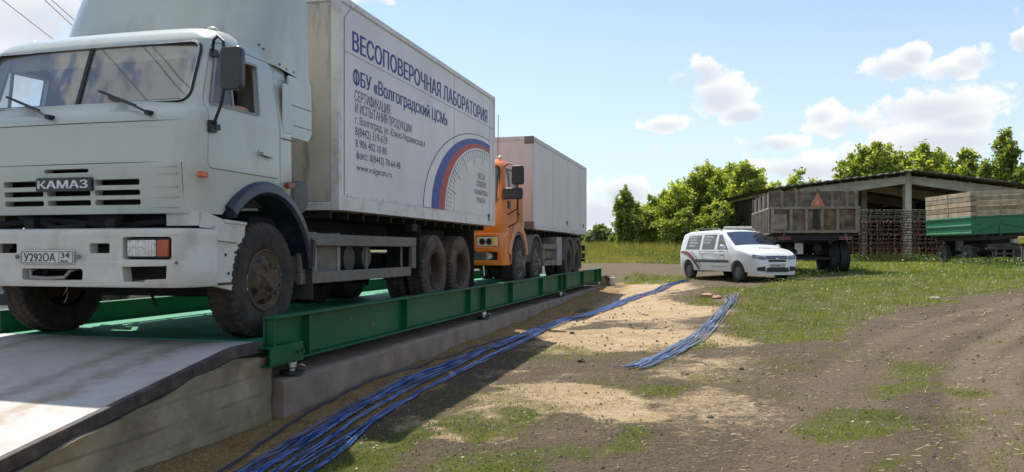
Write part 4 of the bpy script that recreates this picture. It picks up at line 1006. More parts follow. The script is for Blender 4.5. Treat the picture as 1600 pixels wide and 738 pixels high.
    c.build('cross_member', chas, fr)
    c = MB(); c.bx(-.45, .45, -.82, .45, .62, 1.12); c.bx(-.3, .3, -.7, .4, 1.12, 1.16); c.tube([(-.9, -.86, 1.02), (-.3, -.9, 1.06), (.4, -.88, 1.0), (.95, -.85, 1.05)], .03, 8); c.tube([(-.6, -.9, 1.1), (-.2, -.92, .98), (.1, -.9, 1.0)], .035, 8); c.bx(.1, .45, -.9, -.8, 1.0, 1.1); c.bx(-.95, .95, -.78, -.70, 1.0, 1.12); c.build('engine', chas, fr)
    c = MB(); c.tube([(-.95, .03, .50), (-.6, .03, .42), (.6, .03, .42), (.95, .03, .50)], .06, 8); c.tube([(-.9, -.28, .50), (.9, -.28, .47)], .025, 8); c.tube([(.5, -.62, .42), (.55, -.64, .36), (.56, -.62, .30)], .012, 6); c.bx(.42, .58, -.8, .8, .56, .70); c.bx(-.58, -.42, -.8, .8, .56, .70); c.build('front_axle', chas, fr)
    for y in (4.55, 5.75):
        c = MB(); c.tube([(-.95, y, .52), (.95, y, .52)], .10, 10); c.ball((0, y, .53), .24, .22, .24); c.bx(.45, .57, y - .55, y + .55, .60, .75); c.bx(-.57, -.45, y - .55, y + .55, .60, .75); c.build('rear_axle', chas, fr)
    # fuel tank, underrun guard
    for s in (-1, 1):
        c = MB(); c.prism(rrect(1.0, 1.78, .50, .98, .10), 'x', *sorted((s * .55, s * 1.10))); tk = c.build('fuel_tank', mat('tank_grey', (.17, .15, .125), rough=.7, var=.2, dirt=(.08, .065, .05), damt=.6), T, bevel=.02)
        c = MB()
        for y in (1.12, 1.66): c.prism(offset_poly(rrect(y, y + .07, .49, .99, .02), .002), 'x', *sorted((s * .54, s * 1.112)))
        c.build('tank_strap', mat('strap_grey', (.27, .25, .21), rough=.7), tk)
        c = MB(); c.tube([(s * .62, 2.15, .70), (s * 1.02, 2.15, .70)], .15, 20); c.tube([(s * .62, 2.62, .72), (s * 1.02, 2.62, .72)], .14, 20); c.build('air_tank', mat('air_tank_dark', (.06, .055, .05), rough=.6), T)
        c = MB(); x = sorted((s * 1.14, s * 1.20))
        c.bx(x[0], x[1], .70, 3.86, .845, .972); c.bx(x[0], x[1], .70, 3.66, .450, .572); c.bx(x[0] + .001, x[1] - .001, .701, .99, .573, .844); c.bx(x[0] + .002, x[1] - .002, 3.70, 3.85, .55, .844)
        x2 = sorted((s * .8, s * 1.139)); c.bx(x2[0], x2[1], .71, .74, .46, .96); c.bx(x2[0], x2[1], 2.9, 2.95, .9, .96)
        for y in (2.36, 3.45): c.bx(*sorted((s * 1.12, s * 1.139)), y, y + .05, .50, .90)
        c.build('underrun_guard', grey_p, T, bevel=.012)
        c = MB(); c.bar((s * 1.05, 3.95, .45), (s * 1.05, 4.05, 1.16), .05, .06); c.bx(*sorted((s * 1.1, s * 1.2)), 3.7, 3.9, 1.06, 1.158); c.bar((s * 1.0, 6.42, 1.15), (s * 1.2, 6.60, .75), .03, .03); c.build('flap_bracket', chas, T)
        c = MB(); c.bx(*sorted((s * .70, s * 1.24)), 6.38, 6.40, .18, 1.15); c.build('mud_flap', chas, T); c = MB(); c.bx(*sorted((s * .72, s * 1.22)), 3.93, 3.95, .45, 1.14); c.build('mud_flap', chas, T)
    c = MB(); c.bx(-1.15, 1.15, 7.42, 7.52, .62, .76); c.bar((-.41, 7.4, 1.0), (-.41, 7.47, .7), .08, .08); c.bar((.41, 7.4, 1.0), (.41, 7.47, .7), .08, .08); c.build('rear_bumper', grey_p, T)
    for s in (-1, 1):
        wheel(T, s * 1.25, 0, .525, s, TY1, RF1, spin=.3)
        wheel(T, s * 1.24, 4.55, .51, s, TY2, RR1, True, spin=.2); wheel(T, s * 1.24, 5.75, .51, s, TY2, RR1, True, spin=.9)
    # box body
    A, Bk, z0, z1 = 1.43, 7.66, 1.24, 3.62
    b = MB(); b.bx(-1.235, 1.235, A + .03, Bk - .03, z0 + .02, z1 - .02); bodyo = b.build('box_body', box_w, T)
    b = MB(); b.bx(-1.20, 1.20, A + .012, A + .028, z0 + .1, z1 - .1); b.build('front_panel', box_rust, bodyo)
    b = MB()
    for s in (-1, 1):
        x = sorted((s * 1.2355, s * 1.25)); b.bx(x[0], x[1], A + .075, Bk - .1, z1 - .075, z1); b.bx(x[0], x[1], A + .075, Bk - .1, z0, z0 + .165)
        xc = sorted((s * 1.15, s * 1.252)); b.bx(xc[0], xc[1], A, A + .074, z0 - .003, z1 + .003); b.bx(xc[0], xc[1], Bk - .099, Bk, z0 - .003, z1 + .003)
    b.bx(-1.149, 1.149, A + .001, A + .05, z1 - .08, z1); b.bx(-1.149, 1.149, A + .001, A + .05, z0, z0 + .09); b.bx(-1.149, 1.149, Bk - .08, Bk - .002, z1 - .1, z1); b.bx(-1.149, 1.149, Bk - .08, Bk - .002, z0, z0 + .09)
    b.build('body_rail', rail_w, bodyo, bevel=.006)
    b = MB(); b.bx(-1.1485, 1.1485, A + .051, Bk - .081, z1 - .019, z1 - .0); b.build('roof_panel', box_w, bodyo)
    b = MB(); x = (1.2352, 1.2372)
    for y in (A + .16, A + .145): b.bx(x[0], x[1], y, y + .005, z0 + .17, z1 - .24)
    for y in (5.36, 7.35): b.bx(x[0], x[1], y, y + .006, z0 + .17, z1 - .08)
    b.bx(x[0], x[1], A + .16, Bk - .11, z1 - .60, z1 - .595)
    b.bar((1.2362, A + .147, z1 - .245), (1.2362, A + .32, z1 - .085), .002, .008)
    r_ = random.Random(3)
    for k in range(64):
        y = A + .2 + k * .09; b.bx(1.2501, 1.2512, y, y + .012, z0 + .172 - .02, z0 + .172 - .008)
        if r_.random() < .6: b.bx(1.2353, 1.2365, y + .02, y + .026, z0 + .166, z0 + .166 + r_.uniform(.01, .045))
        b.bx(1.2501, 1.2512, y, y + .010, z1 - .068, z1 - .058)
    b.build('panel_seam', seam_m, bodyo)
    b = MB(); b.bx(1.2505, 1.262, 7.22, 7.25, 1.33, 1.45); b.bx(1.2505, 1.27, 7.215, 7.255, 1.40, 1.44); b.build('latch', blackp, bodyo)
    # lettering
    XS = 1.2355
    lines = [('ВЕСОПОВЕРОЧНАЯ ЛАБОРАТОРИЯ', 551, 48, 79, 761, .028), ('ФБУ «Волгоградский ЦСМ»', 552, 107, 131, 699, .028), ('СЕРТИФИКАЦИЯ', 554, 140, 157, 609.5, 0), ('И ИСПЫТАНИЯ ПРОДУКЦИИ', 555, 160, 175.5, 643, 0),
             ('г. Волгоград, ул. Южно-Украинская,4', 555, 180, 193, 664, .0), ('8(8442) 319-619', 555, 197, 211, 605, .0), ('8 906 402 10 80', 555.5, 216, 229, 604, .0), ('факс: 8(8442) 78-64-48', 557, 235, 247.5, 625.5, .0), ('www.volgacsm.ru', 557, 255, 266, 612, .0)]
    for s_, p0, t0, b0, p1, bold in lines:
        ya, zt_ = side_px(p0, t0, CX + XS); ya, zb_ = side_px(p0, b0, CX + XS); yb_, _ = side_px(p1, 300, CX + XS)
        ya -= Y0; yb_ -= Y0; zt_ -= DECK; zb_ -= DECK
        q = MB(); add_text(q, s_, lambda u, v, n, ya=ya, zb_=zb_: (XS + n, ya + u, zb_ + v), yb_ - ya, zt_ - zb_, bold=bold, th=.0015)
        q.build('lettering', ink if bold > .009 else inkd, bodyo, smooth=None, fix=False)
    for s_, p0, p1, yt, yb2 in (('ВЕСЫ', 747, 757, 270, 279), ('ПОВЕРКА', 745, 759.5, 282, 291), ('КАЛИБРОВКА', 741.5, 762, 295, 303), ('РЕМОНТ', 745, 759, 308, 316)):
        ya, zt_ = side_px(p0, yt, CX + XS); ya, zb_ = side_px(p0, yb2, CX + XS); yb_, _ = side_px(p1, 300, CX + XS); ya -= Y0; yb_ -= Y0
        q = MB(); add_text(q, s_, lambda u, v, n, ya=ya, zb_=zb_ - DECK: (XS + n, ya + u, zb_ + v), yb_ - ya, zt_ - zb_, bold=0, th=.0015); q.build('lettering', inkd, bodyo, smooth=None, fix=False)
    # arch logo: bands of concentric half ellipses cut at the rear post
    yc, zc = 6.9, 1.412
    def band(a0, b0, a1, b1, m_, th, name, y_end=7.34):
        q = MB(); k = 70; vs = []
        th0 = [math.acos(max(-1, min(1, (y_end - yc) / a))) for a in (a0, a1)]
        for i in range(k + 1):
            for (a, b_), e in (((a0, b0), th0[0]), ((a1, b1), th0[1])):
                t = math.pi - (math.pi - e) * i / k; vs.append((XS + th, yc + a * math.cos(t), zc + b_ * math.sin(t)))
        q.add(vs, [(2 * i, 2 * i + 1, 2 * i + 3, 2 * i + 2) for i in range(k)]); return q.build(name, m_, bodyo, smooth=None, fix=False)
    band(2.87, 1.37, 2.56, 1.30, logo_w, .0010, 'logo_white_band'); band(2.885, 1.378, 2.86, 1.366, inkd, .0016, 'logo_outline')
    band(2.56, 1.30, 2.235, 1.222, logo_b, .0012, 'logo_blue_band'); band(2.235, 1.222, 1.97, 1.15, logo_r, .0012, 'logo_red_band'); band(1.97, 1.15, 1.91, 1.122, logo_w, .0012, 'logo_white_rim')
    band(1.905, 1.12, 1.892, 1.112, inkd, .0016, 'logo_dial_line')
    q = MB()
    for i in range(1, 40):
        t = math.pi - math.pi * i / 50; L_ = .80 if i % 5 == 0 else .88
        if yc + 1.9 * math.cos(t) > 7.3: continue
        q.bar((XS + .0012, yc + 1.89 * math.cos(t), zc + 1.11 * math.sin(t)), (XS + .0012, yc + 1.89 * L_ * math.cos(t), zc + 1.11 * L_ * math.sin(t)), .012 if i % 5 == 0 else .007, .0015, (1, 0, 0))
    q.bar((XS + .0012, yc - 2.87, zc - .002), (XS + .0012, yc - 1.9, zc - .002), .008, .0015, (1, 0, 0)); q.build('logo_ticks', inkd, bodyo)
    return T
WHITE_LORRY = build_white_lorry()

def skin_person(name, joints, edges, parent=None, m=None):
    me = bpy.data.meshes.new(name); me.from_pydata([j[0] for j in joints], edges, [])
    o = bpy.data.objects.new(name, me); COL.objects.link(o); o.modifiers.new('s', 'SKIN'); sub = o.modifiers.new('d', 'SUBSURF'); sub.levels = sub.render_levels = 2
    for i, j in enumerate(joints):
        r = j[1]; me.skin_vertices[0].data[i].radius = (r, r) if isinstance(r, float) else r
    me.skin_vertices[0].data[0].use_root = True
    bpy.context.view_layer.update(); n = bpy.data.meshes.new_from_object(o.evaluated_get(bpy.context.evaluated_depsgraph_get())); bpy.data.objects.remove(o)
    n.materials.clear(); n.materials.append(m); n.polygons.foreach_set('use_smooth', [True] * len(n.polygons)); return n
def build_driver():
    skin = mat('skin', (.50, .27, .18), rough=.55, var=.05); sh = mat('dark_shirt', (.03, .03, .035), rough=.9)
    o = Vector((CX + .62, Y0 + .02, DECK))
    J = [((0, .10, 1.66), (.17, .13)), ((0, .13, 1.85), (.16, .12)), ((0, .13, 2.02), (.19, .12)), ((0, .11, 2.13), (.12, .09)), ((0, .09, 2.20), .055), ((0, .06, 2.30), (.075, .095)), ((0, .05, 2.38), (.078, .10)), ((0, .05, 2.44), (.05, .07)),
         ((.19, .10, 2.08), .07), ((.42, .02, 1.97), .05), ((.50, -.18, 2.06), .042), ((.47, -.38, 2.05), .034),
         ((-.19, .10, 2.08), .07), ((-.26, -.04, 1.86), .05), ((-.17, -.28, 1.95), .042), ((-.15, -.38, 1.99), .034), ((.1, -.1, 1.64), .09), ((-.1, -.1, 1.64), .09), ((.12, -.34, 1.64), .07), ((-.12, -.34, 1.64), .07)]
    E = [(0, 1), (1, 2), (2, 3), (3, 4), (4, 5), (5, 6), (6, 7), (3, 8), (8, 9), (9, 10), (10, 11), (3, 12), (12, 13), (13, 14), (14, 15), (0, 16), (0, 17), (16, 18), (17, 19)]
    for hand, wr, s in (((.47, -.38, 2.05), 11, 1), ((-.15, -.38, 1.99), 15, -1)):     # palms with five curled fingers
        b = len(J); hx, hy, hz = hand; J.append(((hx, hy - .06, hz + .005), (.036, .018))); E.append((wr, b))
        for k in range(4):
            x = hx + (k - 1.5) * .019; L_ = (.030, .036, .034, .026)[k]; c = len(J)
            J += [((x, hy - .085, hz + .012), .0085), ((x, hy - .085 - L_, hz - .0), .008), ((x, hy - .09 - L_, hz - .03), .007)]; E += [(b, c), (c, c + 1), (c + 1, c + 2)]
        c = len(J); J += [((hx - s * .04, hy - .05, hz), .010), ((hx - s * .055, hy - .08, hz - .015), .008)]; E += [(b, c), (c, c + 1)]
    J = [((p[0], p[1], p[2]), r) for p, r in J]
    me = skin_person('person', J, E, None, skin)
    me.materials.append(sh)
    for p in me.polygons:
        c = p.center
        if c.z < 2.17 and abs(c.x) < .30 or c.z < 1.75: p.material_index = 1
    P = link_mesh('person', me); P.location = o; tag(P, 'driver in a dark shirt sitting behind the white truck door window, arm at the sill', 'person')
    h = MB(); h.ball((0, .065, 2.405), .098, .118, .095, 16, 10); h.build('hair', mat('dark_hair', (.03, .022, .016), rough=.8), P)
    h = MB()
    for s in (-1, 1): h.ball((s * .032, -.052, 2.375), .013, .008, .009, 8, 6)
    h.build('eyes', mat('eye_white', (.6, .58, .55), rough=.3), P)
    h = MB(); h.ball((0, -.062, 2.345), .014, .022, .022, 8, 6); h.ball((0, -.045, 2.305), .026, .012, .009, 8, 6)
    for s in (-1, 1): h.ball((s * .086, .06, 2.35), .012, .024, .032, 8, 6)
    h.build('face_features', skin, P)
build_driver()
def build_orange_lorry():
    YF = 15.95 - 0.0                                  # front axle
    T = thing('box_truck', 'orange cab box truck with plain pale box, parked behind the lettered white truck', 'truck', (CX, YF, DECK))
    org = mat('orange_lorry_paint', (.66, .18, .014), rough=.3, var=.08, scale=2, dirt=(.35, .20, .10), damt=.4, dscale=3, coat=.3)
    pale = mat('pale_sandwich_panel', (.60, .58, .56), rough=.5, var=.04, scale=.7, dirt=(.36, .33, .29), damt=.35, dscale=1.2, streak=3)
    fz = [(.98, -1.06), (1.3, -1.10), (1.86, -1.08), (1.95, -1.05), (2.45, -.90), (2.53, -.84), (2.60, -.72), (2.645, -.55), (2.665, -.35)]
    wz = [(.98, 1.22), (1.5, 1.24), (1.95, 1.235), (2.4, 1.17), (2.5, 1.14), (2.58, 1.08), (2.63, .99), (2.665, .8)]
    rz_ = [(.98, .16), (2.4, .16), (2.665, .25)]
    zs, loft = cab_shell(fz, wz, rz_, .50)
    zz = sorted(set(zs + [1.15, 1.65, 2.1, 2.25])); me = loft(zz, 0).mesh('cab', org); inn = loft([1.05, 1.5, 1.95, 2.3, 2.45, 2.53, 2.59], .045)
    ws = rrect(-1.09, 1.09, 1.70, 2.45, .10); door_p = rpoly([(-.93, 1.30), (.16, 1.30), (.16, 2.49), (-.70, 2.49), (-.92, 1.9)], .06); win_p = rpoly([(-.86, 1.80), (.06, 1.90), (.09, 2.42), (-.70, 2.42)], .04)
    c = MB(); c.prism(ws, 'y', -1.5, -.5); c2 = MB(); c2.prism(offset_poly(door_p, .007), 'x', .9, 1.6); c2.prism(offset_poly(door_p, .007), 'x', -1.6, -.9)
    c3 = MB(); c3.prism([(.80 * math.cos(a), .50 + .80 * math.sin(a)) for a in np.linspace(0, 2 * math.pi, 36, False)], 'x', -1.5, 1.5)
    link_mesh('cab', boolean(me, [inn, c, c2, c3], mats=[org], smooth=30), T)
    for s in (-1, 1):
        k = MB(); k.prism(door_p, 'x', *sorted((s * .95, s * 1.6))); wn = MB(); wn.prism(win_p, 'x', *sorted((s * .9, s * 1.7)))
        d = boolean(loft(zz, 0).mesh('door', org), [loft([1.05, 1.5, 1.95, 2.3, 2.45, 2.53, 2.59], .045), wn], mats=[org]); d = link_mesh('door', boolean(d, [k, c3], 'INTERSECT', mats=[org], smooth=30) if False else boolean(d, [k], 'INTERSECT', mats=[org], smooth=30), T)
        g = MB(); wx = lambda z: float(np.interp(z, *zip(*wz))); g.add([(s * (wx(z) - .025), y, z) for y, z in win_p], [list(range(len(win_p)))]); g.build('side_window', g_side, d, fix=False)
        f = MB(); f.bar((s * (wx(1.83) - .015), -.46, 1.83), (s * (wx(2.42) - .015), -.46, 2.42), .03, .035); op = offset_poly(win_p, .03); n = len(op)
        f.add([(s * (wx(z) + .004), y, z) for y, z in op] + [(s * (wx(z) + .006), y, z) for y, z in win_p], [(i, (i + 1) % n, n + (i + 1) % n, n + i) for i in range(n)]); f.build('window_frame', mat('pale_orange_frame', (.55, .33, .22), rough=.5), d)
        h = MB(); h.bx(*sorted((s * 1.238, s * 1.262)), -.80, -.66, 1.62, 1.76); h.build('vent', blackp, d)
        h = MB(); h.bx(*sorted((s * 1.238, s * 1.265)), -.08, .10, 1.52, 1.57); h.build('door_handle', blackp, d)
    wy = lambda z, x: front_y(fz, z, x, float(np.interp(z, *zip(*wz)))) + .015
    m = MB(); nx = 12; gx = np.linspace(-1.088, 1.088, nx + 1); gz_ = np.linspace(1.702, 2.448, 7)
    m.add([(x, wy(z, x), z) for z in gz_ for x in gx], [(j * (nx + 1) + i, j * (nx + 1) + i + 1, (j + 1) * (nx + 1) + i + 1, (j + 1) * (nx + 1) + i) for j in range(6) for i in range(nx)]); wsn = m.build('windscreen', glass_mat('dark_windscreen', dust=.25, dustcol=(.2, .2, .2)), T, fix=False, smooth=60)
    m = MB(); n = len(ws); o_ = offset_poly(ws, .03); i_ = offset_poly(ws, -.03)
    m.add([(x, wy(z, x) - .018, z) for x, z in o_] + [(x, wy(z, x) - .008, z) for x, z in i_], [(i, (i + 1) % n, n + (i + 1) % n, n + i) for i in range(n)]); m.build('seal', blackr, wsn, fix=False)
    i = MB(); i.bx(-1.1, 1.1, -.85, -.45, 1.4, 1.75); i.build('dashboard', dash_m, T); i = MB(); i.bx(-1.1, 1.1, .40, .44, 1.1, 2.5); i.build('rear_lining', mat('dark_lining', (.05, .05, .05), rough=.9), T)
    for x in (-.6, .6): i = MB(); i.bx(x - .25, x + .25, -.2, .3, 1.3, 1.5); i.bx(x - .24, x + .24, .22, .34, 1.5, 2.25); i.build('seat', dash_m, T, bevel=.04)
    # front: bumper block with lamps
    b = MB(); pth = [(-1.24, -.62), (-1.25, -.98), (-1.19, -1.11), (-1.0, -1.16), (0, -1.18), (1.0, -1.16), (1.19, -1.11), (1.25, -.98), (1.24, -.62)]
    poly = pth + [(x * .9, y + .12) for x, y in pth[::-1]]
    b.prism(poly, 'z', .50, 1.13); c = MB()
    for s in (-1, 1): c.bx(*sorted((s * .70, s * 1.13)), -1.4, -1.07, .865, 1.065); c.bx(*sorted((s * .60, s * 1.12)), -1.4, -1.02, .60, .76)
    c.bx(-.55, .55, -1.4, -1.05, .62, 1.02); Bm = link_mesh('bumper', boolean(b.mesh('bumper', org), [c], mats=[org], smooth=40), T); add_bevel(Bm, .015)
    for s in (-1, 1):
        h = MB(); h.bx(*sorted((s * .705, s * 1.125)), -1.145, -1.071, .872, 1.058); hl = h.build('headlight', mat('lamp_reflector', (.72, .70, .62), rough=.25, metal=.3), Bm, bevel=.01)
        h = MB()
        for x in (.82, .955): h.tube([(s * x, -1.15, .965), (s * x, -1.165, .965)], [.062, .05], 16); h.tube([(s * x, -1.166, .965), (s * x, -1.172, .965)], .03, 12)
        h.build('lamp_bowl', mat('bowl_dark', (.12, .11, .10), rough=.15, metal=.8), hl); h = MB(); h.bx(*sorted((s * 1.03, s * 1.115)), -1.156, -1.146, .88, 1.05); h.build('turn_signal', mat('yellow_lens', (.75, .50, .16), rough=.2), hl)
        h = MB(); h.bx(*sorted((s * .62, s * 1.1)), -1.09, -1.03, .61, .75); h.build('fog_lamp_pocket', blackp, Bm); h = MB(); h.tube([(s * .95, -1.12, .68), (s * .95, -1.09, .68)], [.06, .065], 14); h.build('fog_lamp', lens_w, Bm)
        h = MB(); h.prism([(-.62, .52), (-.50, .52), (-.46, .95), (-.60, 1.30), (-.62, 1.30)], 'x', *sorted((s * 1.0, s * 1.245))); h.build('step_panel', org, T, bevel=.02)
    h = MB()
    for z in (1.22, 1.33, 1.44, 1.55): h.bx(-.75, .75, -1.125, -1.09, z, z + .06)
    h.bx(-.5, .5, -1.13, -1.06, .66, .98); h.build('grille', blackp, T, bevel=.01)
    h = MB(); h.tube([(.85, -1.12, .5), (.85, -1.16, .46), (.86, -1.15, .30)], .015, 6); h.build('tow_hook', steel, T)
    for s in (-1, 1):
        q = MB(); q.tube([(s * 1.12, -.62, 2.46), (s * 1.3, -.95, 2.48), (s * 1.50, -1.02, 2.42), (s * 1.50, -1.02, 1.35), (s * 1.25, -.80, 1.25)], .016, 8); q.tube([(s * 1.50, -1.0, 2.02), (s * 1.46, -.93, 1.6), (s * 1.25, -.8, 1.5)], .014, 6); mr = q.build('mirror', blackp, T)
        q = MB(); q.prism(rrect(*sorted((s * 1.38, s * 1.62)), 2.06, 2.43, .05), 'y', -1.06, -.98); q.build('mirror_head', blackp, mr, bevel=.02)
        q = MB(); q.prism(rrect(*sorted((s * 1.20, s * 1.60)), 1.78, 2.00, .05), 'y', -1.065, -.985); q.build('mirror_head', blackp, mr, bevel=.02)
        f = MB(); na = 24; vs = []; fs = []                # orange arch over the first axle
        for i in range(na):
            a = R(165 - 150 * i / (na - 1))
            for rad, x in ((.66, 1.0), (.66, 1.27), (.70, 1.285), (.82, 1.27), (.85, 1.0)): vs.append((s * x, rad * math.cos(a), .52 + rad * math.sin(a)))
        for i in range(na - 1):
            for k in range(5): fs.append((i * 5 + k, i * 5 + (k + 1) % 5, (i + 1) * 5 + (k + 1) % 5, (i + 1) * 5 + k))
        fs += [[0, 1, 2, 3, 4], [(na - 1) * 5 + k for k in range(5)]]; f.add(vs, fs); f.build('fender', mat('faded_orange_fender', (.56, .24, .11), rough=.45, var=.08), T, smooth=30)
        for y0 in (0, 1.65, 5.75, 7.0):
            f = MB(); vs = []; fs = []; na = 20
            for i in range(na):
                a = R(178 - 176 * i / (na - 1))
                for rad, x in ((.60, .95), (.60, 1.255), (.64, 1.265), (.645, .95)): vs.append((s * x, y0 + rad * math.cos(a), .52 + rad * math.sin(a) * (1.0)))
            for i in range(na - 1):
                for k in range(4): fs.append((i * 4 + k, i * 4 + (k + 1) % 4, (i + 1) * 4 + (k + 1) % 4, (i + 1) * 4 + k))
            f.add(vs, fs); f.bx(*sorted((s * .95, s * 1.25)), y0 + .605, y0 + .62, .25, .55); f.build('mudguard', mat('mudguard_grey', (.14, .13, .12), rough=.6), T, smooth=30)
        c = MB(); x = sorted((s * 1.13, s * 1.20)); c.bx(x[0], x[1], 2.62, 4.3, .82, .95); c.bx(x[0], x[1], 2.62, 4.3, .42, .55); c.bx(x[0] + .001, x[1] - .001, 2.62, 2.75, .551, .819); c.build('underrun_guard', grey_p, T, bevel=.01)
        c = MB(); c.bx(*sorted((s * .75, s * 1.19)), 4.31, 4.95, .40, 1.14); c.build('tool_locker', mat('locker_grey', (.30, .28, .25), rough=.6, dirt=(.15, .12, .09), damt=.4), T, bevel=.015)
        c = MB(); c.tube([(s * .85, 2.9, .70), (s * .85, 4.2, .70)], .25, 20); c.build('fuel_tank', mat('tank_grey', (.17, .15, .125)), T)
    c = MB(); 
    for s in (-1, 1): c.bx(*sorted((s * .36, s * .46)), -.9, 8.5, .82, 1.1)
    for y in (-.7, .9, 3, 5, 6.4, 8.3): c.bx(-.36, .36, y, y + .1, .86, 1.05)
    c.bx(-.45, .45, -.8, .5, .6, 1.04); fr = c.build('chassis', chas, T)
    for y in (0, 1.65, 5.75, 7.0): c = MB(); c.tube([(-.95, y, .5), (.95, y, .5)], .09, 10); c.build('axle', chas, fr)
    c = MB()
    for y in np.arange(1.1, 8.5, .5): c.bx(-1.02, 1.02, y, y + .06, 1.12, 1.265)
    c.build('cross_member', chas, fr)
    for s in (-1, 1):
        wheel(T, s * 1.25, .18, .525, s, TY1, RF2, spin=.5); wheel(T, s * 1.25, 1.70, .525, s, TY1, RF2, spin=1.1)
        wheel(T, s * 1.24, 5.75, .515, s, TY2, RR1, True); wheel(T, s * 1.24, 7.0, .515, s, TY2, RR1, True, .7)
    A, Bk, z0, z1 = 1.36, 8.58, 1.27, 3.34
    b = MB(); b.bx(-1.235, 1.235, A + .01, Bk - .01, z0 + .01, z1 - .01); bo = b.build('box_body', pale, T, bevel=.01)
    b = MB(); gr = mat('body_profile', (.52, .51, .50), rough=.5, var=.05)
    for s in (-1, 1):
        x = sorted((s * 1.20, s * 1.25)); b.bx(x[0], x[1], A + .20, Bk - .1, z1 - .10, z1); b.bx(x[0], x[1], A + .2, Bk - .1, z0, z0 + .10); b.bx(x[0], x[1], A, A + .06, z0 + .17, z1 - .17); b.bx(x[0], x[1], Bk - .06, Bk, z0, z1)
    b.bx(-1.05, 1.05, A - .002, A + .05, z1 - .10, z1); b.build('body_rail', gr, bo, bevel=.006)
    for s in (-1, 1):
        for za, zb in ((z1 - .17, z1 + .004), (z0 - .004, z0 + .17)):
            b = MB(); b.bx(*sorted((s * 1.04, s * 1.256)), A - .008, A + .07, za, zb); b.build('corner_cap', mat('cap_brownish', (.17, .15, .125), rough=.6), bo, bevel=.015)
        b = MB(); b.ball((s * .92, A - .004, z1 - .055), .05, .012, .022); b.build('marker_lamp', lens_w, bo)
        b = MB()
        for y in (A + 2.2, A + 4.2, A + 6.0): b.bx(*sorted((s * 1.2352, s * 1.2375)), y, y + .006, z0 + .1, z1 - .1)
        for y in (A + 4.0, A + 6.6): b.bx(*sorted((s * 1.236, s * 1.262)), y, y + .03, z0 + .2, z0 + .32)
        b.build('panel_seam', seam_m, bo)
        b = MB(); b.bx(*sorted((s * .8, s * 1.2)), Bk - .1, Bk + .02, .55, .70); b.bx(*sorted((s * .8, s * 1.2)), Bk - .1, Bk + .04, .78, .95); b.build('tail_lamp', blackp, T)
    b = MB(); b.bx(-1.2, 1.2, Bk - .08, Bk + .03, .45, .53); b.build('rear_bumper', chas, T)
    b = MB(); b.tube([(.90, -.3, 2.64), (.90, -.3, 3.02), (.90, -.28, 3.55)], .008, 6); b.build('antenna', blackp, T)
    b = MB(); b.ball((1.0, -.52, 2.655), .05, .05, .035); b.build('roof_lamp', mat('lamp_shell', (.62, .60, .55)), T)
    return T
build_orange_lorry()
# ------------------------------------------------------------------ estate car
def interp(x, pts): return float(np.interp(x, *zip(*pts)))
ZT = [(0, .50), (.015, .62), (.05, .73), (.12, .81), (.25, .88), (.5, .965), (.95, 1.04), (1.06, 1.10), (1.78, 1.53), (2.05, 1.575), (2.8, 1.60), (3.9, 1.57), (4.22, 1.50), (4.33, 1.20), (4.42, .95), (4.46, .62), (4.47, .5)]
WP = [(0, .60), (.05, .69), (.15, .76), (.35, .82), (.8, .86), (3.7, .868), (4.2, .84), (4.38, .79), (4.47, .68)]
PZ = [(.2, .93), (.32, .965), (.55, 1.0), (.9, .99), (1.0, .965), (1.35, .875), (1.55, .80)]
def side_w(y, z): return interp(y, WP) * interp(z, PZ)
def van_section(y):
    zt = interp(y, ZT); zb = .22 + .08 * (1 if .3 < y < 4.1 else 0); r = min(.10, (zt - zb) * .4); p = [(0, zb)]
    for i in range(10): z = zb + (zt - r - zb) * i / 9; p.append((side_w(y, z), z))
    wt = side_w(y, zt - r)
    for i in range(1, 6): a = R(90 * i / 5); p.append((wt - r + r * math.cos(a), zt - r + r * math.sin(a)))
    xm = wt - r
    for i in range(1, 6): x = xm * (1 - i / 5); p.append((x, zt + .035 * (1 - (x / xm) ** 2)))
    return p, xm, zt
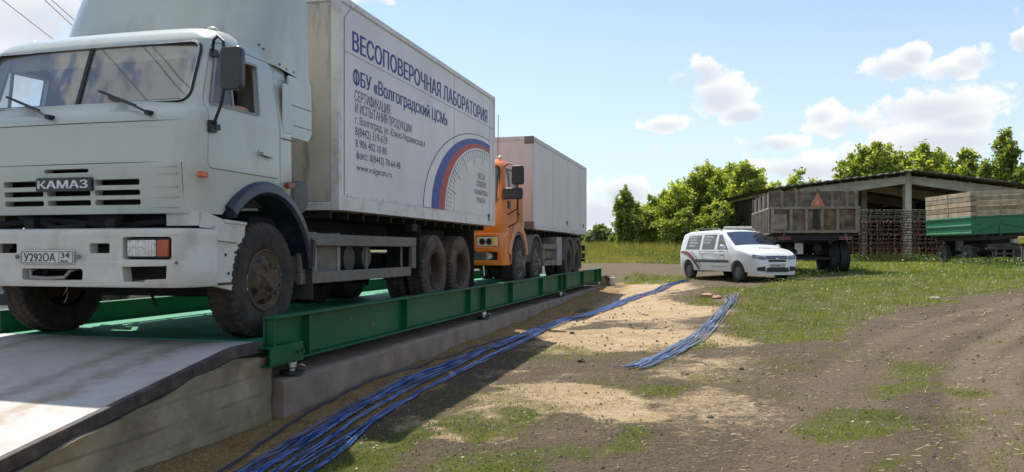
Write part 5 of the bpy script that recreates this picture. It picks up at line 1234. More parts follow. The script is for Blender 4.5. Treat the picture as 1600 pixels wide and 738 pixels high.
def build_van(label, loc, rz, reg, num, marked=True):
    T = thing('estate_car', label, 'car', loc, rz); vw = mat('car_white_paint', (.70, .71, .70), rough=.22, var=.02, dirt=(.45, .42, .35), damt=.3, dscale=2, dlo=.55, dhi=.75, coat=.5)
    ys = sorted(set([y for y, _ in ZT] + list(np.arange(.2, 4.3, .13)))); b = MB(); n = None
    for y in ys:
        p, _, _ = van_section(y); q = [(x, z) for x, z in p] + [(-x, z) for x, z in p[-2:0:-1]]; n = len(q); b.v += [(x, y, z) for x, z in q]
    for k in range(len(ys) - 1):
        for i in range(n): b.f.append([k * n + i, k * n + (i + 1) % n, (k + 1) * n + (i + 1) % n, (k + 1) * n + i]); b.m.append(0)
    b.f.append(list(range(n))); b.m.append(0); b.f.append([(len(ys) - 1) * n + i for i in range(n)][::-1]); b.m.append(0)
    cut = []
    c = MB()
    for y in (.82, 3.72):
        for s in (-1, 1): c.prism([(y + .355 * math.cos(2 * math.pi * k / 28), .30 + .355 * math.sin(2 * math.pi * k / 28)) for k in range(28)], 'x', *sorted((s * .60, s * 1.1)))
    cut.append(c); c = MB()
    for y in (1.12, 2.08, 2.98):                       # shut lines of the doors
        for s in (-1, 1): c.bx(*sorted((s * .835, s * 1.0)), y, y + .012, .34, .96)
    cut.append(c)
    link_mesh('body', boolean(b.mesh('body', vw), cut, mats=[vw], smooth=40), T)
    gl = mat('car_glass', (.018, .024, .034), rough=.03, var=.2, spec=1.0, coat=.6); bk = blackp
    def patch(fn, nu, nv, name, m, par=T, thick=0):
        q = MB(); q.add([fn(i / nu, j / nv) for j in range(nv + 1) for i in range(nu + 1)], [(j * (nu + 1) + i, j * (nu + 1) + i + 1, (j + 1) * (nu + 1) + i + 1, (j + 1) * (nu + 1) + i) for j in range(nv) for i in range(nu)])
        return q.build(name, m, par, fix=True, smooth=60)
    def ws(u, v):
        y = 1.085 + .66 * v; p, xm, zt = van_section(y); x = (2 * u - 1) * (xm + .02 - .02 * v); return (x, y - .012, zt + .035 * (1 - (x / xm) ** 2) + .010)
    w = patch(ws, 10, 6, 'windscreen', gl)
    q = MB(); q.bar((-.5, 1.12, 1.16), (.1, 1.09, 1.13), .02, .02); q.bar((.05, 1.12, 1.16), (.55, 1.1, 1.14), .02, .02); q.build('wiper', bk, w)
    for s in (-1, 1):
        for y0, y1, y2, y3, zt_ in ((1.32, 1.94, 1.80, 1.96, 1.44), (2.12, 2.86, 2.10, 2.86, 1.455), (3.02, 3.92, 3.0, 3.82, 1.44)):
            patch(lambda u, v: ((s * (side_w((y0 + (y1 - y0) * u) * (1 - v) + (y2 + (y3 - y2) * u) * v, .985 + (zt_ - .985) * v) + .005)), (y0 + (y1 - y0) * u) * (1 - v) + (y2 + (y3 - y2) * u) * v, .985 + (zt_ - .985) * v), 4, 4, 'side_window', gl)
        patch(lambda u, v: (s * (side_w(1.2 + 2.3 * u, .60 + .07 * v) + .016 * (1 if 0 < v < 1 else .3)), 1.25 + 2.05 * u, .57 + .09 * v), 8, 2, 'side_moulding', mat('moulding_grey', (.06, .06, .06), rough=.6))
        q = MB(); q.tube([(s * .62, 2.0, 1.585), (s * .63, 2.2, 1.655), (s * .63, 3.6, 1.655), (s * .61, 3.95, 1.575)], .018, 6); q.build('roof_rail', bk, T)
        q = MB(); q.ball((s * 1.0, 1.38, 1.06), .10, .07, .075, 10, 8); q.bar((s * .84, 1.42, 1.02), (s * .95, 1.40, 1.04), .05, .04); q.build('mirror', vw if True else bk, T)
        for y in (1.98, 2.86): q = MB(); q.bar((s * (side_w(y, .84) + .015), y - .08, .84), (s * (side_w(y, .84) + .015), y + .08, .84), .03, .025); q.build('door_handle', vw, T)
        for y in (.82, 3.72):
            wh = bpy.data.objects.new('wheel', None); COL.objects.link(wh); wh.parent = T; wh.location = (s * .845, y, .305); wh.rotation_euler = (0, 0, 0 if s > 0 else math.pi)
            link_mesh('tyre', VAN_TYRE, wh); link_mesh('rim', VAN_RIM, wh)
    FY = [(b_, a) for a, b_ in ZT[:7]]; FW = [(b_, a) for a, b_ in WP[:5]]
    def fy(x, z): return max(interp(z - .035 * max(0, 1 - (x / .66) ** 2) , FY), interp(abs(x) / interp(z, PZ), FW)) - .016
    for s in (-1, 1):
        h = patch(lambda u, v: (s * (.40 + .36 * u), fy(.40 + .36 * u, .68 + .10 * v + .05 * u), .665 + .115 * v + .055 * u), 6, 4, 'headlight', mat('car_lamp', (.30, .31, .32), rough=.12, metal=.5, var=.3, scale=14))
        patch(lambda u, v: (s * (.42 + .25 * u), fy(.42 + .25 * u, .34 + .13 * v), .33 + (.15 - .05 * u) * v + .02 * u), 4, 3, 'fog_lamp_recess', bk)
    patch(lambda u, v: (-.37 + .74 * u, fy(-.37 + .74 * u, .70 + .085 * v), .70 + .085 * v), 8, 3, 'grille', bk); patch(lambda u, v: (-.30 + .60 * u, fy(-.3 + .6 * u, .63 + .05 * v), .61 + .065 * v), 8, 2, 'grille', bk)
    patch(lambda u, v: (-.36 + .72 * u, fy(-.36 + .72 * u, .735 + .015 * v) - .008, .733 + .016 * v), 8, 1, 'grille_trim', mat('badge_chrome', (.6, .6, .6), rough=.2, metal=.9))
    patch(lambda u, v: ((-.40 + .80 * u) * (1 - .1 * v), fy(-.36 + .72 * u, .33 + .15 * v) - .004, .31 + .13 * v), 8, 2, 'air_intake', bk)
    q = MB(); q.ball((0, fy(0, .70) - .005, .695), .055, .015, .035, 12, 8); q.build('badge', mat('badge_chrome', (.6, .6, .6), rough=.2, metal=.9), T)
    plate(T, 0, fy(0, .5) - .005, .50, 1, num, reg)
    q = MB(); q.tube([(0, 2.0, 1.6), (0, 2.12, 1.72)], .006, 6); q.build('antenna', bk, T)
    if marked:
        mar = mat('maroon_stripe', (.23, .06, .075), rough=.4, var=.05); grm = mat('grey_sticker', (.22, .23, .27), rough=.5, var=.1); wt_ = mat('white_sticker', (.72, .72, .72), rough=.5)
        for (ya, yb_, a, b_, m) in ((4.25, 2.98, .115, 0, mar), (4.25, 2.86, .025, .13, grm)):
            patch(lambda u, v: (-(side_w(ya + (yb_ - ya) * u, max(.33, min(.93, .92 - .10 * u - .52 * u ** 2.4 + b_ - a * (v - .5) * (1 + .5 * u)))) + .010), ya + (yb_ - ya) * u ** .9, max(.33, min(.93, .92 - .10 * u - .52 * u ** 2.4 + b_ - a * (v - .5) * (1 + .5 * u)))), 14, 2, 'side_stripe', m)
        for r0, r1 in ((.135, .155),): patch(lambda u, v: (-(side_w(1.62, .79) + .012), 1.62 + (r0 + (r1 - r0) * v) * math.cos(2 * math.pi * u), .79 + (r0 + (r1 - r0) * v) * math.sin(2 * math.pi * u)), 28, 1, 'door_emblem', grm)
        patch(lambda u, v: (-(side_w(1.62, .79) + .012), 1.54 + .16 * u, .77 + .05 * v), 2, 1, 'door_emblem', grm)
        patch(lambda u, v: (-.03 + (.16 + .03 * v) * math.cos(2 * math.pi * u) , .62 + (.09 + .03 * v) * math.sin(2 * math.pi * u), interp(.62 + (.09 + .03 * v) * math.sin(2 * math.pi * u), ZT) + .042), 24, 1, 'bonnet_emblem', grm)
        for y0, rows in ((2.18, ('КАЛИБРОВКА', 'ПОВЕРКА', 'РЕМОНТ')), (3.1, ('ВЕСЫ', 'ПОВЕРКА', 'КАЛИБРОВКА', 'РЕМОНТ'))):
            for k, s_ in enumerate(rows):
                z = 1.36 - .095 * k - (.0 if len(rows) == 3 else 0); t = MB(); w_ = .58 if len(s_) > 7 else .44
                add_text(t, s_, lambda u, v, nn: (-(side_w(2.6, z + v) + .0065 + nn), y0 + .64 - u, z + v), w_, .055, bold=.02, th=.002); t.build('window_lettering', wt_, T, smooth=None, fix=False)
        for z, w_ in ((.90, 1.4), (.84, .9), (.44, .9)):
            t = MB(); add_text(t, 'www.volgacsm.ru' if z < .5 else 'ФБУ «Волгоградский ЦСМ»', lambda u, v, nn: (-(side_w(2, z) + .005 + nn), 3.0 - u - (.7 if z < .5 else 0), z + v), w_, .035, th=.002); t.build('side_lettering', grm, T, smooth=None, fix=False)
    return T
VAN_TYRE = None
def van_wheels():
    global VAN_TYRE, VAN_RIM
    b = MB(); b.lathe([(-.19, .19), (-.20, .25), (-.18, .295), (-.15, .305), (-.05, .305), (-.02, .295), (0, .25), (-.01, .20), (-.03, .19)], (0, 0, 0), 'x', 36); VAN_TYRE = b.mesh('tyre', rubber, True, 40)
    b = MB(); b.lathe([(-.03, .192), (-.015, .185), (-.04, .17), (-.05, .15), (-.03, .10), (-.04, .05), (-.03, .04), (-.03, .001)], (0, 0, 0), 'x', 30)
    b.k = 1
    for k in range(8):
        a = 2 * math.pi * k / 8; y, z = .14 * math.cos(a), .14 * math.sin(a); b.tube([(-.06, y, z), (-.040, y, z)], .017, 8)
    VAN_RIM = b.mesh('rim', [mat('steel_rim', (.12, .12, .125), rough=.5, metal=.3), black_t], True, 40)
van_wheels()
rv = R(32.1); p_ = at_depth(1153.5, 440.4, 24.3); lx, ly = -.80, .82
VAN_O = (p_.x - (lx * math.cos(rv) - ly * math.sin(rv)), p_.y - (lx * math.sin(rv) + ly * math.cos(rv)), p_.z)
build_van('white estate car with roof rails and maroon side stripe on the grass', VAN_O, rv, '134', 'А933МВ')
build_van('white car behind the near end of the weighbridge, only a corner of its bumper showing', (-8.37, 7.75, .53), R(2), '34', 'А181ВН', False)

# ------------------------------------------------------------------ cables
cab_m = mat('blue_cable', (.004, .062, .30), rough=.30, var=.15, scale=3, spec=.7); cab_d = mat('dark_blue_cable', (.008, .018, .07), rough=.4, var=.2); cab_g = mat('faded_blue_cable', (.17, .22, .33), rough=.32, var=.3, scale=4, spec=.8)  # pale variant paints the sunlit look onto the same blue cable
def cables(path, n, r, labels, group, mats_, seed, fray=0.0, pile=.022):
    rn = random.Random(seed); ctr = [gp(px, py) for px, py, _ in path]; C = smooth_pts(ctr, 9); W_ = np.interp(np.linspace(0, len(path) - 1, len(C)), range(len(path)), [w for _, _, w in path])
    m = len(C)
    for k in range(n):
        base = rn.choice((rn.gauss(-.72, .16), rn.gauss(.02, .22), rn.gauss(.78, .15))); ph = [rn.uniform(0, 6.28) for _ in range(4)]; fr = [rn.uniform(1.5, 3.2), rn.uniform(4, 8)]; pts = []
        i0 = 0 if not fray else rn.randint(0, 3); i1 = m if not fray else m - rn.randint(0, 4); zk = rn.random() * pile; rn_w = rn.choice((.08, .13, .3))
        for i in range(i0, i1):
            t = i / (m - 1); a = C[max(i - 1, 0)]; b = C[min(i + 1, m - 1)]; d = (b - a).normalized(); nrm = Vector((d.y, -d.x, 0)).normalized()
            o = base * .85 + rn_w *  math.sin(fr[0] * 6.28 * t * .6 + ph[0]) + .05 * math.sin(fr[1] * 6.28 * t + ph[1])
            e = fray * (max(0, 1 - i / 7) + max(0, 1 - (m - 1 - i) / 7)); o += e * math.sin(ph[2] * 3)
            q = C[i] + nrm * o * W_[i]; h = float(gz(q.x, q.y)); q.z = h + r + .012 + zk * (1 - .55 * abs(base)) + .012 * math.sin(9 * t + ph[3]) * .5
            pts.append(q)
        b = MB(); b.tube(smooth_pts(pts, 2), r, 6); o = b.build('cable', mats_[k % len(mats_)], None, smooth=60, fix=False)
        tag(o, labels[0] , 'cable', group)
cables([(420, 748, .30), (520, 682, .27), (620, 620, .24), (720, 573, .21), (820, 528, .16), (880, 504, .13), (935, 488, .15), (990, 467, .17), (1040, 449, .17), (1074, 438, .12)], 21, .0065,
       ['blue cable among many in the long bundle on the sand beside the weighbridge'], 'blue cables laid along the weighbridge', [cab_m, cab_m, cab_m, cab_d], 11)
cables([(985, 578, .14), (1040, 558, .16), (1090, 530, .15), (1122, 500, .15), (1140, 478, .15), (1148, 460, .14)], 15, .0065,
       ['faded blue cable in the short frayed bundle lying across the sunlit sand'], 'faded cables in the short bundle', [cab_g, cab_g, cab_g, cab_m], 5, fray=.8, pile=.03)
def lone_cable():
    C = smooth_pts([gp(*p) for p in ((335, 748), (470, 655), (560, 612), (640, 585), (720, 556), (800, 528))], 10); b = MB()
    for q in C: q.z = float(gz(q.x, q.y)) + .02
    b.tube(C, .010, 6); tag(b.build('cable', cab_d, None, fix=False), 'single dark cable lying on the sand nearest to the concrete footing', 'cable')
lone_cable()

# ------------------------------------------------------------------ farm trailers
oldw = mat('weathered_boards', (.145, .125, .10), rough=.9, var=.25, scale=3, dirt=(.09, .075, .06), damt=.7, dscale=4, bump=.3, bscale=18)
neww = mat('fresh_boards', (.42, .335, .235), rough=.85, var=.18, scale=2.5, dirt=(.27, .195, .125), damt=.5, dscale=2, bump=.2, bscale=14)
rusty = mat('rusty_pale_paint', (.185, .15, .10), rough=.75, var=.3, scale=3, dirt=(.10, .042, .018), damt=.9, dscale=2.4, dlo=.44, dhi=.62, chip=(.05, .03, .02), chlo=.60, chscale=7)
frame_p = mat('pale_frame_paint', (.24, .21, .16), rough=.7, var=.15, scale=5, dirt=(.15, .09, .05), damt=.6, dscale=5)
tgreen = mat('trailer_green', (.006, .15, .065), rough=.45, var=.15, dirt=(.12, .12, .08), damt=.4, dscale=3); tgl = mat('trailer_green_edge', (.10, .26, .15), rough=.5)
trub = mat('old_tyre', (.022, .021, .02), rough=.85, var=.2, dirt=(.08, .07, .055), damt=.5, dscale=5)
TT = tyre_mesh(.50, .34, .26, 22, trub); TR_ = rear_rim_mesh(.26, mat('old_rim', (.07, .06, .05), rough=.8))
def build_old_trailer():
    rz = math.asin(SN) - R(10); o = at_depth(1272, HOR, 26.0); g = .77
    T = thing('farm_trailer', 'rusty dump trailer with grey plank sides and orange triangle, behind the white car', 'trailer', (o.x, o.y, g), rz); h = 1.36
    L_ = 4.6
    b = MB()
    for x in np.linspace(-h + .17, h - .17, 9): pass
    b.bx(-h + .05, h - .05, 0, .03, 1.30, 2.08); t = b.build('tailgate', rusty, T)
    b = MB()
    for x in (-h + .06, -.72, -.24, .24, .72, h - .06): b.bx(x - .045, x + .045, -.06, -.002, 1.28, 2.07)
    for z in (1.33, 2.10): b.bx(-h, h, -.075, -.001, z - .04, z + .045)
    b.bx(-h + .1, -h + .5, -.066, -.061, 1.40, 1.9); b.build('tailgate_rib', frame_p, t, bevel=.008)
    b = MB(); b.prism([(-.01, 1.42), (.14, 1.38), (.16, 1.72), (.12, 2.04), (-.03, 2.05), (-.05, 1.7)], 'y', -.0035, -.0005); b.build('oil_stain', mat('oil_black', (.012, .011, .010), rough=.6), t)
    b = MB()
    for k in range(3):                                  # plank extension at the rear
        z0 = 2.15 + k * .17; b.bx(-h + .02 + .01 * k, h - .05, .0, .035, z0, z0 + .16)
    w = b.build('rear_planks', oldw, T, bevel=.006)
    for x in (-h + .35, -.55, .10, .55, h - .35, h - .08): b = MB(); b.bx(x - .05, x + .05, -.04, -.001, 2.13, 2.68 + .03 * math.sin(x * 9)); b.build('plank_post', mat('plank_post_wood', (.21, .175, .125), rough=.9, var=.2), w)
    for s in (-1, 1):
        b = MB(); b.bx(*sorted((s * (h - .03), s * h)), .04, L_, 1.30, 2.07); sd_ = b.build('side_board', rusty, T); b = MB(); xs = sorted((s * (h + .001), s * (h + .06)))
        for y in np.linspace(.08, L_ - .05, 13): b.bx(xs[0], xs[1], y - .04, y + .04, 1.29, 2.06)
        b.bx(xs[0] , xs[1] + .012, 0, L_, 2.065, 2.13); b.bx(xs[0], xs[1] + .012, 0, L_, 1.24, 1.285); b.build('side_rib', frame_p, sd_, bevel=.006)
        for y in (.1, 1.25, 2.4, 3.5):
            b = MB()
            for k in range(3): b.bx(*sorted((s * (h - .04), s * (h - .005))), y, y + 1.0, 2.15 + k * .16, 2.30 + k * .16)
            w2 = b.build('side_planks', oldw, T); b = MB(); b.bx(*sorted((s * (h - .004), s * (h + .04))), y + .02, y + .12, 2.13, 2.66); b.bx(*sorted((s * (h - .004), s * (h + .04))), y + .86, y + .96, 2.13, 2.66); b.build('plank_post', oldw, w2)
    b = MB(); b.bx(-h + .02, h - .02, .031, L_ - .02, 1.24, 1.299); b.bx(-h + .03, h - .03, L_ - .02, L_, 1.3, 2.3); b.build('floor', chas, T)
    b = MB()
    for s in (-1, 1): b.bx(*sorted((s * .42, s * .55)), -.05, L_, .95, 1.23); b.bx(*sorted((s * .5, s * .62)), .2, 2.4, .55, .75)
    for y in (.0, 1.0, 2.0, 3.2, 4.3): b.bx(-.42, .42, y, y + .12, 1.0, 1.18); 
    b.bx(-1.2, 1.2, -.07, .05, 1.05, 1.23); b.tube([(-.9, .75, .5), (.9, .75, .5)], .09, 10); b.tube([(-.9, 2.1, .5), (.9, 2.1, .5)], .09, 10); b.bx(-1.1, .5, .1, .2, .42, .50); b.bar((0, L_, .9), (0, L_ + 1.6, .7), .12, .12); b.tube([(.1, -.02, .8), (.1, .6, .8)], .12, 10)
    b.build('chassis', chas, T)
    for s in (-1, 1):
        b = MB(); b.bx(*sorted((s * .75, s * 1.15)), -.09, -.03, 1.06, 1.17); b.build('tail_lamp', mat('lamp_dusty_red', (.14, .05, .035), rough=.5), T)
        b = MB(); b.bar((s * 1.0, -.08, 1.05), (s * .85, -.05, 1.6), .03, .03); b.build('tailgate_hook', frame_p, T)
        b = MB(); b.tube([(s * .5, .1, 1.05), (s * .72, .02, 1.12), (s * 1.05, .05, 1.20)], .06, 8); b.build('bumper_pipe', frame_p, T)
        for y in (.75, 2.1): wheel(T, s * 1.2, y, .5, s, TT, TR_, True)
    b = MB(); b.prism([(-.11 - .0, 2.15), (.30, 2.15), (.32, 2.19), (.115, 2.56), (.075, 2.56), (-.13, 2.19)], 'y', -.06, -.05); tr = b.build('warning_triangle', mat('triangle_orange', (.48, .17, .085), rough=.5), T)
    b = MB(); b.prism([(.0, 2.20), (.19, 2.20), (.095, 2.38)], 'y', -.0625, -.0605); b.build('triangle_center', mat('triangle_pale', (.66, .28, .14), rough=.5), tr)
build_old_trailer()
def build_green_trailer():
    o = at_depth(1521, HOR, 36.0); rz = math.asin(SN) - R(2); g = .82
    T = thing('farm_trailer', 'green tipping trailer with fresh pale timber extension boards', 'trailer', (o.x, o.y, g), rz); T.rotation_euler = (0, R(-2.6), rz)
    Wd, L_ = 2.6, 4.2                                   # local: near left corner at the origin, end faces -y, long side faces -x
    b = MB(); b.bx(0, Wd, 0, .04, 1.42, 2.20); e = b.build('end_board', tgreen, T); b = MB(); b.bx(0, Wd, -.04, -.001, 2.13, 2.20); b.bx(0, Wd, -.04, -.001, 1.42, 1.49); b.bx(.0, .1, -.045, -.0005, 1.5, 2.12); b.bar((.3, -.02, 1.55), (1.3, -.02, 1.85), .03, .05); b.bar((1.3, -.02, 1.85), (2.3, -.02, 1.62), .03, .05); b.bx(1.2, 1.3, -.05, -.001, 1.3, 1.75); b.build('end_rib', tgreen, e, bevel=.01)
    b = MB(); b.bx(.0, .04, .041, L_, 1.42, 2.20); e = b.build('side_board', tgreen, T); b = MB()
    for z in (1.46, 1.80, 2.165): b.bx(-.035, -.001, .0, L_, z - .035, z + .035)
    b.build('side_rib', tgl, e, bevel=.01); b = MB(); b.bx(Wd - .04, Wd, .041, L_, 1.42, 2.2); b.bx(.04, Wd - .041, L_ - .04, L_, 1.42, 2.2); b.bx(0.05, Wd - .05, .05, L_ - .05, 1.36, 1.415); b.build('far_boards', tgreen, T)
    woods = [neww] + [mat('fresh_boards_' + n_, c_, rough=.85, var=.2, scale=2.5, dirt=(.22, .16, .10), damt=.6, dscale=3, bump=.25, bscale=14) for n_, c_ in (('grey', (.33, .275, .20)), ('tan', (.46, .36, .235)), ('brown', (.30, .225, .145)))]
    for k in range(5):
        b = MB(); z0 = 2.21 + k * .225; rr_ = random.Random(k); b.bx(-.0, .035, .045, L_, z0, z0 + .215); b.bx(.0, Wd, .0 , .035, z0 + .004, z0 + .218); b.bx(Wd - .035, Wd, .045, L_, z0, z0 + .215); b.v = [(x, y, z - (.018 if z > z0 + .2 else 0) + .004 * math.sin(9 * x + 7 * y + k)) for x, y, z in b.v]; b.build('timber_board', woods[(k * 3) % 4], T, bevel=.006)
    b = MB()
    for x in (.25, 1.3, 2.3): b.bx(x, x + .07, .036, .08, 2.2, 3.3); b.bx(x, x + .05, -.02, -.001, 2.2, 2.75)
    b.bx(-.02, -.001, 2.0, 2.08, 2.21, 3.30); b.build('timber_post', neww, T)
    b = MB(); b.bx(.4, .55, -.3, L_, 1.1, 1.355); b.bx(2.05, 2.2, -.3, L_, 1.1, 1.355); 
    for y in (.2, 1.6, 2.8): b.bx(.56, 2.04, y, y + .12, 1.1, 1.25)
    b.tube([(.3, .9, .5), (2.3, .9, .5)], .09, 8); b.tube([(.3, 3.2, .5), (2.3, 3.2, .5)], .09, 8); b.bx(.35, .6, .1, 1.7, .6, .8); b.bx(.9, 1.7, .2, .9, .7, 1.1); b.tube([(1.3, 1.2, .9), (1.3, 2.2, .9)], .14, 10); b.bx(.5, 2.1, -.3, -.2, 1.1, 1.3); b.build('chassis', chas, T)
    b = MB(); b.bar((1.1, -.3, .85), (1.35, -2.3, .6), .10, .12); b.bar((1.6, -.3, .85), (1.38, -2.3, .6), .10, .12); b.bx(1.25, 1.45, -2.5, -2.3, .5, .7); b.bx(.5, 2.0, -.35, -.25, .75, .92); b.build('drawbar', mat('drawbar_dark', (.07, .062, .05), rough=.8), T)
    tm = tyre_mesh(.46, .28, .24, 20, mat('dusty_trailer_tyre', (.05, .047, .043), rough=.9, dirt=(.17, .15, .12), damt=.6, dscale=5)); rm = front_rim_mesh(.238, mat('trailer_rim', (.05, .06, .05), rough=.7))
    for y in (.9, 3.2): wheel(T, .18, y, .46, -1, tm, rm); wheel(T, 2.42, y, .46, 1, tm, rm)
build_green_trailer()
def build_stand():
    o = gd(1609, 33.0); T = thing('machine_stand', 'grey metal stand carrying a yellow block by the green trailer', 'stand', (o.x, o.y, o.z), math.asin(SN)); gm = mat('stand_grey', (.12, .11, .10), rough=.7)
    b = MB()
    for x in (0, .62): 
        for y in (0, .5): b.bx(x, x + .07, y, y + .07, 0, .92)
    b.bx(0, .69, -.002, .06, .85, .93); b.bx(.071, .62, 0, .05, .32, .40); b.bx(-.0, .69, .51, .57, .85, .93); b.build('frame', gm, T)
    b = MB(); b.bx(-.13, .75, -.03, .6, .935, 1.25); b.build('yellow_block', mat('block_yellow', (.26, .22, .03), rough=.6, var=.15), T, bevel=.03)
    o = gd(1556, 33.5); T = thing('axle_rig', 'rusty grey axle rig with hoops standing under the green trailer drawbar', 'machinery', (o.x, o.y, o.z), math.asin(SN))
    b = MB()
    for x in (0, .35, .75): b.bx(x, x + .06, 0, .06, 0, .72)
    b.bx(-.4, 1.0, 0, .07, .72, .79); b.bx(0, .8, -.03, -.001, .5, .57); b.build('frame', MATS['drawbar_dark'], T); b = MB()
    b.tube([(.52 + .17 * math.cos(a), -.05, .38 + .17 * math.sin(a)) for a in np.linspace(0, 6.28, 17)], .025, 6); b.tube([(-.3 + .15 * math.cos(a), -.05, .5 + .28 * math.sin(a)) for a in np.linspace(-1.6, 1.6, 12)], .03, 6); b.bar((.65, -.05, .1), (.85, -.05, .6), .09, .05); b.bx(.8, 1.0, -.06, -.01, .25, .5); b.build('hoop', MATS['drawbar_dark'], T)
build_stand()
def build_tank():
    o = gd(1165, 36.0); T = thing('pale_tank', 'pale horizontal tank on legs seen just above the white car roof', 'tank', (o.x, o.y, o.z), math.asin(SN)); b = MB()
    b.lathe([(-1.0, .001), (-1.0, .22), (-.95, .30), (1.15, .30), (1.2, .22), (1.2, .001)], (0, 0, 1.50), 'x', 24); b.build('tank_shell', mat('tank_cream', (.24, .235, .205), rough=.6, var=.1), T); b = MB()
    for x in (-.7, .8): b.bx(x, x + .1, -.25, .25, -.05, 1.22)
    b.build('leg', chas, T)
build_tank()
# harrow sections stacked against the shed front
def build_harrows():
    redm = mat('harrow_red', (.085, .026, .019), rough=.85, var=.3, scale=4, dirt=(.05, .03, .022), damt=.6); greym = mat('harrow_grey', (.115, .10, .085), rough=.8, var=.3, scale=4); rustm = mat('harrow_rust', (.17, .075, .04), rough=.9, var=.3, scale=5)
    protos = {}
    rows = [(redm, 0.10, .68, 'rusty lower'), (redm, .80, .72, 'dark red upper'), (redm, 1.54, .66, 'dark red third-tier'), (greym, 2.22, .62, 'grey topmost')]
    rows[0] = (rustm,) + rows[0][1:]
    words = ['leftmost', 'second', 'third', 'rightmost']
    for j, (m, z0, hh, nm) in enumerate(rows):
        for i in range(4):
            px = 1342 + i * 38; o = gd(px, 43.0 - .12 * j + .1 * (i % 2)); t = thing('harrow', f'{nm} spiked harrow section, {words[i]} in its row before the shed', 'harrow', (o.x, o.y, .84 + z0), math.asin(SN) + R((-3, 2, 4, -2)[(i + j) % 4]), 'harrow sections stacked before the shed')
            if j not in protos:
                b = MB(); w = .64
                for k in range(5): z = hh * k / 4.6 + .02 * math.sin(k * 5 + j); b.bar((-w, .03 * (k % 2), z), (w, .03 * (k % 2), z + .03 * math.sin(k * 3 + j * 2)), .05, .055)
                for k in range(5):
                    x = -w + 2 * w * k / 4; b.bar((x - .06, .03, 0), (x + .06, .03, hh * .95), .035, .045)
                fr = b.mesh('frame', m); rr_ = random.Random(j); q = MB()
                for k in range(4):
                    for l in range(7):
                        x = -w + .08 + l * .19 + rr_.uniform(-.03, .03); z = hh * k / 3.3 + .02; q.tube([(x, .05, z), (x + rr_.uniform(-.02, .02), -.14, z + rr_.uniform(-.03, .03)), (x, -.18, z + rr_.uniform(-.06, .0))], [.016, .012, .004], 5)
                protos[j] = (fr, q.mesh('tine', [mat('tine_pale', (.24, .19, .16), rough=.6, var=.4, scale=6)] if j else [m]))
            link_mesh('frame', protos[j][0], t); tn = link_mesh('tines', protos[j][1], t); tn['kind'] = 'stuff'
build_harrows()

# ------------------------------------------------------------------ small things
def canister():
    o = gp(957, 446); T = thing('canister', 'small white plastic canister standing at the far end of the weighbridge', 'canister', (o.x, o.y, float(gz(o.x, o.y)))); b = MB()
    b.prism(rrect(-.09, .09, 0, .26, .04), 'y', -.06, .06); b.build('body', mat('canister_white', (.72, .68, .58), rough=.5), T, bevel=.02); b = MB(); b.tube([(-.05, 0, .25), (-.05, 0, .31)], .025, 10); b.build('cap', mat('cap_cream', (.6, .55, .4), rough=.5), T)
    b = MB(); b.tube([(0.0, 0, .25), (.02, 0, .30), (.07, 0, .30), (.085, 0, .24)], .012, 6); b.build('handle', MATS['canister_white'], T)
canister()
def stone(px, py, r, label, cat, m, name='stone', flat=.6, seed=1):
    o = gp(px, py); rr_ = np.random.default_rng(seed); b = MB(); b.ball((0, 0, 0), r, r * .8, r * flat, 9, 6)
    b.v = [(x * (1 + f), y * (1 + f), z * (1 + f)) for (x, y, z), f in zip(b.v, rr_.uniform(-.18, .18, len(b.v)))]
    q = b.build(name, m, None, smooth=30); q.location = (o.x, o.y, float(gz(o.x, o.y)) + r * flat * .5); tag(q, label, cat); return q
st = mat('stone_pale', (.36, .31, .25), rough=.9, var=.2, scale=10, bump=.3); st2 = mat('stone_dark', (.10, .085, .07), rough=.9, var=.2, scale=10); brk = mat('broken_brick', (.42, .24, .15), rough=.9, var=.2, scale=8, bump=.3)
stone(894, 523, .045, 'dark clod on the sunlit sand right of the long cables', 'stone', st2, seed=2); stone(908, 566, .05, 'brown clod beside the sand patch, mid yard', 'stone', st2, seed=3)
stone(1462, 468, .11, 'pale flat rubble piece at the edge of the grass on the right', 'rubble', st, 'rubble', .35, 4); stone(1105, 464, .20, 'orange brick lump on the grass below the white car', 'rubble', brk, 'rubble', .4, 5); stone(1120, 466, .12, 'smaller brick lump lying beside the cable bundle end', 'rubble', brk, 'rubble', .45, 6)
stone(1158, 576, .035, 'black clod on the dirt right of the short cable bundle', 'stone', st2, seed=7); stone(1146, 682, .022, 'small pale stone at the bottom middle of the dirt yard', 'stone', st, seed=8); stone(1110, 652, .025, 'small dark stone on the dirt below the cables', 'stone', st2, seed=9)
stone(705, 588, .05, 'pale broken stone lying among the blue cables in shade', 'stone', st, seed=10); stone(560, 600, .05, 'grey stone half sunk in the sand against the footing', 'stone', st, seed=12); stone(1418, 640, .018, 'pale chip on the dirt by the right grass patches', 'stone', st, seed=13); stone(1390, 722, .02, 'white chip near the bottom right grass', 'stone', st, seed=14)
